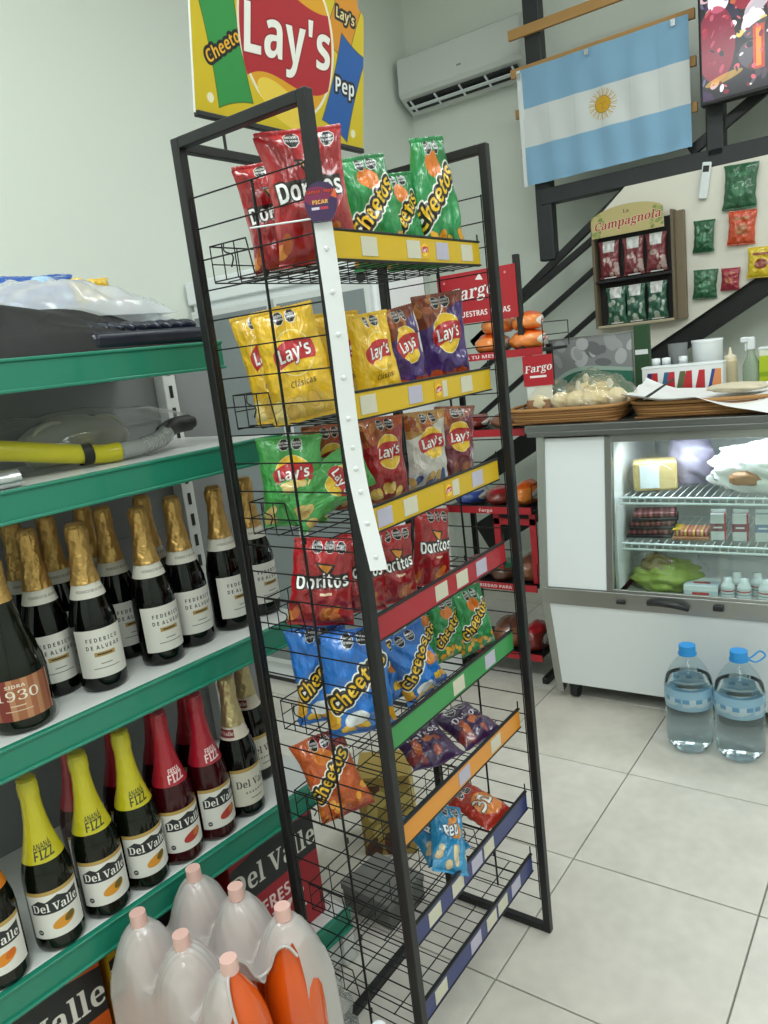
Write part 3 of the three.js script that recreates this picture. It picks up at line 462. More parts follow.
  obj('header_rail', rb(0.012, 0.01, 0.486, 0.002, -X + 0.004, y0 - 0.002, zc - W / 2), M.black, t);
  for (const z of [0.17, -0.15]) obj('header_support', rod([-X, TOP, z], [-X, y0, z], 0.003), M.black, t);
}
{ // hanging clip strip on the front post
  const t = thing('clip_strip', 'white plastic clip strip hanging from the front rack post', 'clip strip', [-0.757, 1.14, -0.948]);
  const pts = [[-0.004, 0.56, -0.002], [0.0, 0.4, -0.001], [0, 0.24, 0], [0.008, 0.15, 0.004], [0.036, 0.02, 0.016]].map((p) => V(...p)), cv = new THREE.CatmullRomCurve3(pts);
  const n = 40, pos = [], idx = [], uv = [], wd = V(0.82, 0, -0.57).multiplyScalar(0.014), th = V(0.57, 0, 0.82).multiplyScalar(0.0006);
  for (let j = 0; j <= n; j++) { const q = cv.getPoint(j / n); for (const [a, b] of [[-1, 1], [1, 1], [1, -1], [-1, -1]]) { pos.push(q.x + wd.x * a + th.x * b, q.y, q.z + wd.z * a + th.z * b); uv.push((a + 1) / 2, j / n); } }
  for (let j = 0; j < n; j++) for (let k = 0; k < 4; k++) { const a = j * 4 + k, b = j * 4 + (k + 1) % 4; idx.push(a, a + 4, b, b, a + 4, b + 4); }
  idx.push(0, 1, 2, 0, 2, 3); const e = n * 4; idx.push(e, e + 2, e + 1, e, e + 3, e + 2);
  let g = new THREE.BufferGeometry(); g.setAttribute('position', new THREE.Float32BufferAttribute(pos, 3)); g.setAttribute('uv', new THREE.Float32BufferAttribute(uv, 2)); g.setIndex(idx); g = g.toNonIndexed(); g.computeVertexNormals();
  obj('strip', g, phys(0xe2e4e6, 0.3), t);
  for (let k = 0; k < 10; k++) { const q = cv.getPoint(0.06 + k * 0.1); obj('clip_button', new THREE.SphereGeometry(0.004, 10, 6).scale(1, 1, 0.4).rotateY(0.6).translate(q.x + th.x * 2, q.y, q.z + th.z * 2), phys(0xdcdfe2, 0.25), t); }
  const tagT = canvasTex(256, 288, (c, w, h) => { c.fillStyle = '#3a2150'; c.fillRect(0, 0, w, h); c.fillStyle = '#7a1c4a'; c.beginPath(); c.ellipse(110, 110, 90, 60, 0, 0, 7); c.fill(); c.fillStyle = '#d9602a'; c.beginPath(); c.moveTo(200, 120); c.lineTo(240, 40); c.lineTo(236, 140); c.fill(); outlined(c, "Flamin' Hot", 120, 82, 34, '#e23c2c', '#2a0a14', 6, { style: 'italic bold' }); outlined(c, 'PICAR', 128, 152, 36, '#e8c04a'); c.fillStyle = '#d9cfe0'; c.fillRect(70, 184, 50, 18); c.fillStyle = '#c0344a'; c.fillRect(126, 184, 50, 18); });
  const s = new THREE.Shape(); s.moveTo(-0.016, -0.032); s.lineTo(0.016, -0.032); s.bezierCurveTo(0.036, -0.012, 0.034, 0.026, 0.012, 0.03); s.bezierCurveTo(-0.02, 0.038, -0.04, 0.006, -0.016, -0.032);
  const tg = new THREE.ExtrudeGeometry(s, { depth: 0.0012, bevelEnabled: false }); planarUV(tg, 0, 1, -0.034, 0.034, -0.034, 0.036);
  const tm = obj('tag', tg.scale(0.88, 0.88, 1).rotateY(0.6).translate(0.002, 0.588, 0.006), [printMat(tagT, 0.4), M.offwhite], t, 'round purple printed tag');
  obj('string', rod([-0.15, 0.578, 0.003], [0.0, 0.566, 0.003], 0.0016), M.white, t);
}
{ // bags on the rack
  const T = (k) => FL[k] + 0.0025, gr = (s) => s;
  const B = (m, k, x, z, w, h, d, o, label) => bag('chip_bag', label, P[m], [x, T(k), z], w, h, d, o);
  B('dor', 1, -0.852, -1.045, 0.14, 0.212, 0.055, { yaw: 46, roll: -3, top: 1.03 }, 'large red tortilla chip bag at the front of the top tier');
  B('dor', 1, -0.94, -1.062, 0.118, 0.186, 0.05, { yaw: 38, roll: -5, silver: true }, 'large red tortilla chip bag tucked behind another red bag on the top tier');
  B('cheG', 1, -0.868, -1.25, 0.118, 0.2, 0.05, { yaw: 60, roll: -7, top: 0.9 }, 'green cheese puff bag beside the red bags on the top tier');
  B('cheG', 1, -0.885, -1.365, 0.098, 0.185, 0.045, { yaw: 64, roll: -5, top: 0.9 }, 'green cheese puff bag squeezed between two green bags on the top tier');
  B('cheG', 1, -0.848, -1.435, 0.118, 0.252, 0.05, { yaw: 54, roll: -2, top: 0.6 }, 'tallest green cheese puff bag at the far end of the top tier');
  B('laysY', 2, -0.925, -1.045, 0.128, 0.202, 0.052, { yaw: 40, roll: -7, top: 0.88 }, 'yellow potato chip bag in front of the other yellow bags, second tier');
  B('laysY', 2, -1.005, -1.062, 0.1, 0.205, 0.04, { yaw: 32, roll: -8, pitch: 4 }, 'crumpled yellow potato chip bag leaning at the back corner, second tier');
  B('laysY', 2, -0.965, -1.2, 0.1, 0.19, 0.045, { yaw: 55, roll: 0 }, 'yellow potato chip bag half hidden behind the rack post, second tier');
  B('laysY', 2, -0.862, -1.19, 0.098, 0.178, 0.045, { yaw: 64, roll: -5, top: 0.9 }, 'yellow potato chip bag beside the purple ones, second tier');
  B('laysP', 2, -0.876, -1.322, 0.094, 0.188, 0.045, { yaw: 68, roll: -9 }, 'purple barbecue chip bag beside the yellow bag, second tier');
  B('laysP', 2, -0.866, -1.45, 0.114, 0.212, 0.05, { yaw: 55, roll: -3, top: 1.04 }, 'taller purple barbecue chip bag at the far end, second tier');
  B('laysG', 3, -0.995, -1.045, 0.125, 0.172, 0.05, { yaw: 40, roll: 3 }, 'green potato chip bag standing upright on the third tier');
  B('laysR', 3, -1.0, -1.17, 0.105, 0.176, 0.045, { yaw: 50, roll: 2 }, 'red potato chip bag with brown top behind the green one, third tier');
  B('laysR', 3, -0.93, -1.262, 0.102, 0.176, 0.045, { yaw: 62, roll: 1 }, 'red potato chip bag beside the white one, third tier');
  B('laysW', 3, -0.91, -1.392, 0.106, 0.17, 0.045, { yaw: 64, roll: 2 }, 'white potato chip bag on the third tier');
  B('laysM', 3, -0.895, -1.48, 0.106, 0.168, 0.045, { yaw: 62, roll: 6 }, 'maroon potato chip bag at the far end of the third tier');
  { const t = B('laysG', 3, -0.872, -1.085, 0.105, 0.19, 0.045, { yaw: 46 }, 'green potato chip bag lying on its side on the third tier'); t.rotation.order = 'YZX'; t.rotation.set(-0.45, 46 * Math.PI / 180, -1.2); t.position.set(-0.975, FL[3] + 0.04, -1.015); }
  B('dor', 4, -0.952, -1.028, 0.128, 0.172, 0.045, { yaw: 42, roll: 9, top: 0.85 }, 'small red tortilla chip bag foremost on the fourth tier');
  B('dor', 4, -0.915, -1.115, 0.098, 0.16, 0.042, { yaw: 52, roll: 6 }, 'small red tortilla chip bag second from the front on the fourth tier');
  B('dor', 4, -0.88, -1.185, 0.1, 0.155, 0.042, { yaw: 60, roll: 0 }, 'small red tortilla chip bag third from the front on the fourth tier');
  B('dor', 4, -0.87, -1.3, 0.095, 0.164, 0.045, { yaw: 62, roll: 7, top: 0.85 }, 'small red tortilla chip bag standing apart near the far end of the fourth tier');
  B('cheB', 5, -0.885, -1.035, 0.136, 0.212, 0.05, { yaw: 44, roll: 0 }, 'large blue cheese puff bag foremost on the fifth tier');
  B('cheB', 5, -0.982, -1.045, 0.12, 0.205, 0.045, { yaw: 38, roll: -1 }, 'large blue cheese puff bag behind the foremost blue one, fifth tier');
  B('cheB', 5, -0.915, -1.15, 0.11, 0.172, 0.045, { yaw: 55, roll: -8 }, 'blue cheese puff bag hidden between two other blue bags, fifth tier');
  B('cheB', 5, -0.86, -1.23, 0.11, 0.158, 0.045, { yaw: 64, roll: -20, top: 1.05 }, 'blue cheese puff bag tilted sideways beside the green ones, fifth tier');
  B('cheG', 5, -0.94, -1.35, 0.085, 0.142, 0.04, { yaw: 66, roll: -2 }, 'small green cheese puff bag beside the tilted blue bag, fifth tier');
  B('cheG', 5, -0.905, -1.4, 0.088, 0.152, 0.04, { yaw: 66, roll: -4 }, 'small green cheese puff bag between two green bags, fifth tier');
  B('cheG', 5, -0.865, -1.468, 0.098, 0.16, 0.045, { yaw: 62, roll: -9, top: 0.85 }, 'small green cheese puff bag at the far end of the fifth tier');
  B('cheO', 6, -0.958, -1.04, 0.116, 0.178, 0.05, { yaw: 40, roll: -16, pitch: 8 }, 'orange and red transparent-look cheese puff bag on the sixth tier');
  const flat = (m, k, x, z, w, h, d, yaw, label, dy = 0.02, px = -78) => { const t = bag('chip_bag', label, P[m], [x, FL[k] + dy, z], w, h, d, { yaw, pitch: -px }); t.rotation.x = px * Math.PI / 180; return t; };
  flat('violet', 6, -0.868, -1.255, 0.13, 0.15, 0.045, 60, 'purple snack bag lying flat on the sixth tier beside the post');
  flat('violet', 6, -0.82, -1.385, 0.12, 0.14, 0.045, 70, 'purple snack bag lying flat at the far end of the sixth tier');
  flat('rings', 7, -0.818, -1.41, 0.105, 0.135, 0.035, 82, 'red and orange snack bag lying flat on the seventh tier');
  flat('pep', 7, -0.855, -1.235, 0.115, 0.13, 0.04, 66, 'blue snack bag lying at the back of the seventh tier', 0.022, -62);
  flat('pep', 7, -0.806, -1.16, 0.09, 0.15, 0.04, 88, 'blue snack bag slumped against the navy price rail', 0.05, -42).rotation.z = -0.75;
}

// ---------------------------------------------------------------- things on the floor beside the rack
{
  const pk = thing('wrapped_bottle_pack', 'pack of six orange drink bottles in milky shrink film beside the shelving', 'bottle pack', [-1.034, 0.22, -0.722], 0.02);
  const PB = [[0, 0], [0.045, 0], [0.053, 0.008], [0.0555, 0.02], [0.0555, 0.15], [0.0545, 0.19], [0.049, 0.23], [0.037, 0.27], [0.022, 0.3], [0.0135, 0.316], [0.0135, 0.33], [0, 0.33]], bg = lathe(PB, 28), cg = new THREE.CylinderGeometry(0.0142, 0.015, 0.024, 24).translate(0, 0.335, 0);
  const spots = []; for (const i of [-1, 0, 1]) for (const j of [-1, 1]) spots.push([i * 0.1165, j * 0.066]);
  for (const [x, z] of spots) { const b = obj('drink_bottle', bg, M.orangeDrink, pk); b.position.set(x, 0, z); obj('cap', cg, M.pinkCap, b); }
  // shrink film: skin over the bottle tops, with the torn-open end
  const nx = 96, nzz = 64, w = 0.348, l = 0.25, pos = [], idx = [], row = nx + 1;
  const hAt = (x, z) => { let m = 0.236 + 0.004 * nz(x * 20, z * 20, 5); for (const [bx, bz] of spots) { const q = (Math.hypot(x - bx, z - bz) - 0.017) / 0.043; m = Math.max(m, q < 0 ? 0.32 : 0.32 - 0.022 * q - 0.052 * q * q); } return m; };
  for (let j = 0; j <= nzz; j++) for (let i = 0; i <= nx; i++) { const x = (i / nx - 0.5) * w, z = (j / nzz - 0.5) * l; let y = 0; for (let k = -1; k <= 1; k++) y += hAt(x + k * 0.005, z) + hAt(x, z + k * 0.005); y /= 6; const ex = Math.abs(x) / (w / 2), ez = Math.abs(z) / (l / 2), e = Math.max(ex, ez); if (e > 0.97) y = 0.0; else if (e > 0.92) y -= (e - 0.92) * 1.0; pos.push(x, y + 0.003 + 0.003 * nz(x * 45, z * 45, 3) + 0.0014 * Math.sin(x * 260 + 40 * nz(x * 9, z * 9, 2)), z); }
  for (let j = 0; j < nzz; j++) for (let i = 0; i < nx; i++) { const x = ((i + 0.5) / nx - 0.5) * w, z = ((j + 0.5) / nzz - 0.5) * l; if (Math.hypot((x - 0.172) / 0.062, (z - 0.03) / 0.075) < 1 || (x > 0.15 && Math.abs(z - 0.03) < 0.078)) continue; const a = j * row + i; idx.push(a, a + row, a + 1, a + 1, a + row, a + row + 1); }
  const g = new THREE.BufferGeometry(); g.setAttribute('position', new THREE.Float32BufferAttribute(pos, 3)); g.setAttribute('uv', new THREE.Float32BufferAttribute(pos.filter((_, i) => i % 3 !== 1), 2)); g.setIndex(idx); g.computeVertexNormals();
  obj('shrink_film', g, M.milky, pk, 'milky shrink film with a torn open end');
  { const pts = []; for (let k = 0; k <= 12; k++) { const a = 1.5 + k / 12 * 3.3, x = 0.172 + 0.062 * Math.cos(a), z = 0.03 + 0.075 * Math.sin(a); if (x < w / 2 * 0.96 && z < l / 2 * 0.96) pts.push([x, hAt(x, z) + 0.005, z]); } if (pts.length > 2) obj('film_edge', tube(pts, 0.003, 40, 6), M.milky, pk); }
  const cs = thing('cardboard_case', 'brown cardboard case under the shrink-wrapped orange drink pack', 'box', [-1.034, 0, -0.722], 0.02);
  obj('case_body', rb(0.35, 0.218, 0.25, 0.003, 0, 0.109, 0), mat(0x9a7750, 0.8), cs); obj('tape', rb(0.05, 0.001, 0.25, 0.0003, 0, 0.2182, 0), mat(0xb59a6a, 0.4), cs);

  const wb = thing('clear_water_bottle', 'clear plastic water bottle with white cap at the foot of the rack', 'bottle', [-0.835, 0, -0.905]);
  const CB = [[0, 0], [0.03, 0], [0.037, 0.008], [0.037, 0.06], [0.035, 0.066], [0.037, 0.072], [0.037, 0.14], [0.034, 0.17], [0.024, 0.2], [0.013, 0.218], [0.012, 0.232]];
  obj('plastic_body', lathe(CB, 28), phys(0xeef4f4, 0.06, { transmission: 0.92, thickness: 0, ior: 1.3 }), wb); obj('cap', new THREE.CylinderGeometry(0.0145, 0.0145, 0.02, 22).translate(0, 0.238, 0), M.white, wb);
  const fb = tag(obj(numbered('crumpled_clear_wrap'), lump(0.1, 0.16, 0.07, 21, 0.3, 2.6, 0.8, 40), phys(0xeef0f0, 0.15, { transmission: 0.85, thickness: 0 }), scene), 'crumpled clear plastic wrap lying at the foot of the rack', 'plastic wrap'); fb.position.set(-0.985, 0.001, -0.9 + 0.012);
}
{ // behind the rack
  const c = thing('sweet_carton', 'yellow and brown cardboard display carton on the floor behind the rack', 'carton', [-1.36, 0, -1.66], 0.55);
  const tx = canvasTex(256, 256, (x, w, h) => { x.fillStyle = '#a48d4a'; x.fillRect(0, 0, w, h); for (let k = 0; k < 12; k++) { x.fillStyle = k % 2 ? '#5a3a28' : '#c9b66a'; x.beginPath(); x.ellipse(rr(0, w), rr(0, h), rr(18, 44), rr(14, 30), rr(0, 3), 0, 7); x.fill(); } });
  obj('carton_body', rb(0.16, 0.26, 0.15, 0.003, 0, 0.13, 0), printMat(tx, 0.6), c); obj('lid', rb(0.164, 0.03, 0.154, 0.003, 0, 0.25, 0), mat(0x9c8544, 0.6), c);
  const b = thing('grey_case', 'grey flat cardboard case on the floor beyond the shelving end', 'box', [-1.22, 0, -1.42], -0.09);
  obj('case_body', rb(0.17, 0.07, 0.15, 0.003, 0, 0.035, 0), mat(0x6d6c6a, 0.8), b); obj('lid', rb(0.176, 0.02, 0.156, 0.003, 0, 0.068, 0), mat(0x7a7977, 0.8), b);
  const f = thing('white_refrigerator', 'white two-door refrigerator standing by the left wall behind the rack', 'refrigerator', [-2.24, 0, -2.6]);
  obj('cabinet', rb(1.02, 1.86, 0.36, 0.015, 0, 0.95, 0), M.white, f); obj('top_panel', rb(1.03, 0.1, 0.04, 0.008, 0, 1.85, 0.18), M.white, f);
  for (const s of [-1, 1]) { const d = obj('door', rb(0.49, 1.66, 0.03, 0.008, s * 0.253, 0.94, 0.192), phys(0xcfd3d4, 0.3), f); obj('window', rb(0.45, 1.6, 0.006, 0.004, s * 0.253, 0.94, 0.207), phys(0x7c8487, 0.15), d); obj('handle', rb(0.02, 0.4, 0.03, 0.006, s * 0.04, 1.0, 0.22), M.offwhite, d); }
  obj('lock', new THREE.CylinderGeometry(0.018, 0.018, 0.012, 18).rotateX(Math.PI / 2).translate(0.47, 1.78, 0.205), M.black, f);
  obj('plinth', sharp(0.98, 0.03, 0.34, 0, 0.015, 0), M.steel, f);
}

// ---------------------------------------------------------------- bread stand with red shelves
{
  const t = thing('bread_stand', 'black bread stand with red shelf fronts and red header sign', 'display stand', [-1.59, 0, -3.0]);
  const W = 0.45, ZF_ = 0.14, ZB_ = -0.14;
  for (const s of [-1, 1]) { obj('upright', bar([s * W / 2, 0.02, ZB_], [s * W / 2, 1.44, ZB_], 0.024), M.black, t); obj('foot', bar([s * W / 2, 0.015, ZB_], [s * W / 2, 0.015, ZF_], 0.028), M.black, t); obj('front_post', bar([s * W / 2, 1.44, ZF_ - 0.02], [s * W / 2 + s * 0.0, 1.8, ZF_ - 0.02], 0.024), M.black, t); obj('side_brace', bar([s * W / 2, 1.44, ZF_ - 0.02], [s * W / 2, 1.3, ZB_], 0.018), M.black, t); }
  const strip = (txt, pale) => printMat(canvasTex(512, 48, (c, w, h) => { c.fillStyle = '#b11d2a'; c.fillRect(0, 0, w, h); if (pale) outlined(c, txt, w / 2, h / 2 + 1, 30, '#f0dede'); }), 0.4);
  [[0.12, ''], [0.44, 'VARIEDAD PARA'], [0.785, 'Fargo'], [1.12, ''], [1.44, 'A TU MESA']].forEach(([y, s]) => {
    const ex = y > 1.4 ? 0.1 : 0, sh = obj('shelf', rb(W - 0.03 + ex, 0.012, 0.27, 0.003, ex / 2, y - 0.008, 0), M.black, t);
    const g = new THREE.BoxGeometry(W - 0.02 + ex, 0.03, 0.006).translate(ex / 2, y - 0.008, ZF_ - 0.002); obj('shelf_front', g, strip(s, !!s), sh, 'red shelf front');
    const w = []; for (const zz of [-0.13, 0.13]) w.push(rod([W / 2 - 0.006 + ex, y, zz], [W / 2 - 0.006 + ex, y + 0.1, zz], 0.002)); w.push(rod([W / 2 - 0.006 + ex, y + 0.1, -0.13], [W / 2 - 0.006 + ex, y + 0.1, 0.13], 0.002), rod([W / 2 - 0.006 + ex, y + 0.05, -0.13], [W / 2 - 0.006 + ex, y + 0.05, 0.13], 0.002)); obj('side_wire', w, M.wire, sh);
  });
  const hs = printMat(canvasTex(640, 384, (c, w, h) => { c.fillStyle = '#b3202c'; c.fillRect(0, 0, w, h); c.fillStyle = '#d98a90'; for (const p of [[60, 60], [560, 50], [90, 300]]) { c.beginPath(); c.arc(p[0], p[1], 10, 0, 7); c.fill(); } outlined(c, 'Fargo', w * 0.44, h * 0.4, 130, '#f3eceb', '#8d1420', 10, { style: 'italic bold', font: 'serif', rot: -0.08 }); c.fillStyle = '#f3eceb'; c.beginPath(); c.moveTo(w * 0.5, h * 0.18); c.lineTo(w * 0.56, h * 0.06); c.lineTo(w * 0.6, h * 0.2); c.fill(); outlined(c, 'DE NUESTRAS MESAS', w * 0.5, h * 0.82, 58, '#f5f0ef', null, 0, { sx: 0.92 }); }), 0.4);
  const rd = M.red; obj('header_sign', new THREE.BoxGeometry(0.36, 0.205, 0.008).translate(0.045, 1.675, ZF_ - 0.008), [rd, rd, rd, rd, hs, rd], t, 'red printed header sign');
  obj('red_bracket', [bar([0.03, 0.46, 0.1], [0.03, 0.74, 0.1], 0.03, 0.012), bar([0.2, 0.46, 0.1], [0.2, 0.74, 0.1], 0.03, 0.012), bar([0.03, 0.72, 0.1], [0.2, 0.72, 0.1], 0.03, 0.012)], rd, t);
  const loafMat = (a, b) => bagMat(canvasTex(192, 128, (c, w, h) => { c.fillStyle = a; c.fillRect(0, 0, w, h); c.fillStyle = b; c.fillRect(0, h * 0.3, w * 0.5, h * 0.4); c.fillStyle = '#e9e4dc'; c.beginPath(); c.ellipse(w * 0.62, h * 0.5, 40, 22, 0, 0, 7); c.fill(); outlined(c, 'Fargo', w * 0.62, h * 0.5, 22, '#a31d28', null, 0, { style: 'italic bold' }); }));
  const kinds = { orange: loafMat('#e05c14', '#ee8a3a'), red: loafMat('#a81f28', '#7c2a22'), green: loafMat('#2c7a56', '#5a3a2a'), brown: loafMat('#6e4434', '#8f5a3e'), white: loafMat('#c9cbd0', '#37509a') };
  const loaf = (k, label, x, y, z, w, h, d, ry = 0) => { const o = thing('bread_packet', label, 'bread', [-1.59 + x, y + 0.003, -3.0 + z], ry, 'bread packets on the stand'); obj('wrapped_loaf', lump(w / 2, h / 1.75, d / 2, bagNo++, 0.1, 2.4, 0.72, 22), kinds[k], o); obj('twist_end', lump(0.012, 0.02, 0.03, bagNo, 0.3, 3, 0.7, 10).translate(0, h * 0.3, -d / 2 - 0.012), kinds[k], o); };
  loaf('orange', 'orange wrapped bread packet lying behind the black stand post, lower layer', 0.06, 1.44, 0.06, 0.15, 0.08, 0.16, 0.1); loaf('orange', 'orange wrapped bread packet against the side wire of the upper shelf, lower layer', 0.225, 1.44, 0.06, 0.15, 0.08, 0.16, -0.1);
  loaf('orange', 'orange wrapped bread packet behind the black stand post, upper layer', 0.09, 1.516, 0.055, 0.14, 0.075, 0.15, 0.2); loaf('orange', 'orange wrapped bread packet against the side wire of the upper shelf, upper layer', 0.225, 1.516, 0.055, 0.13, 0.075, 0.15, 0);
  loaf('brown', 'brown bread packet on the shelf below the orange ones', 0.1, 1.12, 0.03, 0.16, 0.07, 0.18); loaf('red', 'red bread packet on the shelf below the orange ones', -0.08, 1.12, 0.03, 0.15, 0.06, 0.18);
  loaf('white', 'white and blue bread packet on the middle shelf', -0.12, 0.785, 0.03, 0.14, 0.075, 0.2); loaf('red', 'red bread packet on the middle shelf', 0.03, 0.785, 0.03, 0.13, 0.075, 0.2); loaf('orange', 'orange bread packet on the middle shelf', 0.15, 0.785, 0.02, 0.1, 0.1, 0.2);
  loaf('green', 'green bread packet on the lower shelf', 0.02, 0.44, 0.03, 0.14, 0.08, 0.2); loaf('brown', 'brown bread packet on the lower shelf', 0.15, 0.44, 0.02, 0.12, 0.12, 0.2); loaf('red', 'red bread packet on the lower shelf', -0.12, 0.44, 0.03, 0.14, 0.09, 0.2);
  loaf('brown', 'brown bread packet on the bottom shelf', 0.02, 0.12, 0.03, 0.16, 0.13, 0.2); loaf('red', 'red bread packet on the bottom shelf', 0.15, 0.12, 0.04, 0.11, 0.12, 0.2);
}

// ---------------------------------------------------------------- deli counter
const DO = [-1.27, 0, -2.745], DT = 0.04;
const DC = (x, y, z) => [DO[0] + x * Math.cos(DT) + z * Math.sin(DT), y, DO[2] - x * Math.sin(DT) + z * Math.cos(DT)];
{
  const t = thing('deli_counter', 'white refrigerated deli counter with glass front and chrome edges', 'counter', DO, DT);
  const W = 1.75, prof = (pts, x0, x1) => { const s = new THREE.Shape(); pts.forEach(([z, y], i) => s[i ? 'lineTo' : 'moveTo'](-z, y)); return new THREE.ExtrudeGeometry(s, { depth: x1 - x0, bevelEnabled: false }).rotateY(-Math.PI / 2).scale(-1, 1, 1); };
  // slabs are placed with boxes tilted to the front's lean
  const lean = (x0, x1, ya, za, yb, zb, th, m, name, r = 0.003) => { const L = Math.hypot(yb - ya, zb - za), g = new RoundedBoxGeometry(x1 - x0, L, th, 2, r).translate(0, 0, -th / 2); g.rotateX(Math.atan2(zb - za, yb - ya)).translate((x0 + x1) / 2, (ya + yb) / 2, (za + zb) / 2); return obj(name, g, m, t); };
  lean(0.03, W, 0.075, 0.0, 0.455, 0.075, 0.02, M.white, 'lower_panel');
  lean(0.02, W, 0.452, 0.083, 0.518, 0.086, 0.025, M.chrome, 'front_band');
  lean(0.03, 0.265, 0.52, 0.076, 1.1, 0.004, 0.02, M.white, 'side_front_panel');
  lean(0.265, 0.292, 0.52, 0.08, 1.1, 0.008, 0.03, M.chrome, 'glass_frame'); lean(0.29, W, 1.078, 0.012, 1.112, 0.008, 0.03, M.chrome, 'glass_frame'); lean(0.29, W, 0.518, 0.082, 0.53, 0.08, 0.02, M.chrome, 'glass_frame');
  const gl = lean(0.29, W, 0.525, 0.074, 1.085, 0.006, 0.004, M.pane, 'front_glass', 0.001);
  for (const [a, b, c, d] of [[0.03, -0.01, 0.455, 0.08], [0.455, 0.08, 0.52, 0.086], [0.52, 0.086, 1.115, 0.012]]) lean(0, 0.032, a + 0.0, b, c, d, 0.04, M.chrome, 'chrome_edge');
  obj('side_wall', rb(0.02, 1.03, 0.68, 0.004, 0.014, 0.6, -0.35), M.chromeDark, t); obj('side_wall', rb(0.02, 1.03, 0.68, 0.004, W - 0.01, 0.6, -0.35), M.chromeDark, t);
  obj('back_wall', sharp(W - 0.04, 1.0, 0.02, W / 2, 0.6, -0.68), M.offwhite, t);
  obj('inner_wall', sharp(0.012, 0.62, 0.62, 0.275, 0.8, -0.34), M.offwhite, t);
  obj('cold_floor', sharp(W - 0.3, 0.012, 0.66, 0.28 + (W - 0.3) / 2, 0.455, -0.33), M.offwhite, t); obj('base_box', sharp(W - 0.06, 0.36, 0.6, W / 2, 0.265, -0.37), M.steel, t);
  obj('countertop', [rb(W + 0.06, 0.03, 0.72, 0.004, W / 2 - 0.01, 1.138, -0.335), rb(W + 0.04, 0.02, 0.05, 0.003, W / 2 - 0.01, 1.118, 0.005)], M.chromeDark, t);
  for (const [y, k] of [[0.852, 0], [0.672, 1]]) {
    const w = [], z0 = -0.06, z1 = -0.5; w.push(rod([0.29, y, z0], [W - 0.03, y, z0], 0.0045), rod([0.29, y - 0.022, z0], [W - 0.03, y - 0.022, z0], 0.0045), rod([0.29, y, z1], [W - 0.03, y, z1], 0.004));
    for (let i = 0; i < 50; i++) w.push(rod([0.3 + i * 0.0286, y - 0.002, z1], [0.3 + i * 0.0286, y - 0.002, z0], 0.002, 5), rod([0.3 + i * 0.0286, y, z0], [0.3 + i * 0.0286, y - 0.022, z0], 0.0022, 5));
    obj('wire_shelf', w, M.white, t);
  }
  obj('lamp_tube', new THREE.CylinderGeometry(0.012, 0.012, 1.3, 16).rotateZ(Math.PI / 2).translate(0.98, 1.075, -0.12), new THREE.MeshStandardMaterial({ color: 0xffffff, emissive: C(0xf1f5ff), emissiveIntensity: 4 }), t);
  const l = new THREE.RectAreaLight(0xe8f0ff, 26, 1.3, 0.05); l.position.set(...DC(0.98, 1.06, -0.12)); l.lookAt(...DC(0.98, 0.3, -0.2)); scene.add(l);
  obj('lock', rb(0.035, 0.014, 0.012, 0.005, 0.32, 0.484, 0.09), M.black, t); obj('handle', tube([[0.42, 0.49, 0.09], [0.46, 0.497, 0.104], [0.52, 0.494, 0.108], [0.56, 0.48, 0.09]], 0.011, 20, 10), M.black, t); obj('switch', rb(0.035, 0.02, 0.012, 0.004, 0.66, 0.492, 0.093), M.black, t);
  for (const [x, z] of [[0.07, -0.05], [W - 0.1, -0.05], [0.07, -0.6], [W - 0.1, -0.6]]) { const c = obj('caster', new THREE.CylinderGeometry(0.034, 0.034, 0.028, 20).rotateZ(Math.PI / 2).translate(x, 0.034, z), M.black, t); obj('caster_fork', rb(0.04, 0.05, 0.05, 0.004, x, 0.07, z), M.steel, c); }
}
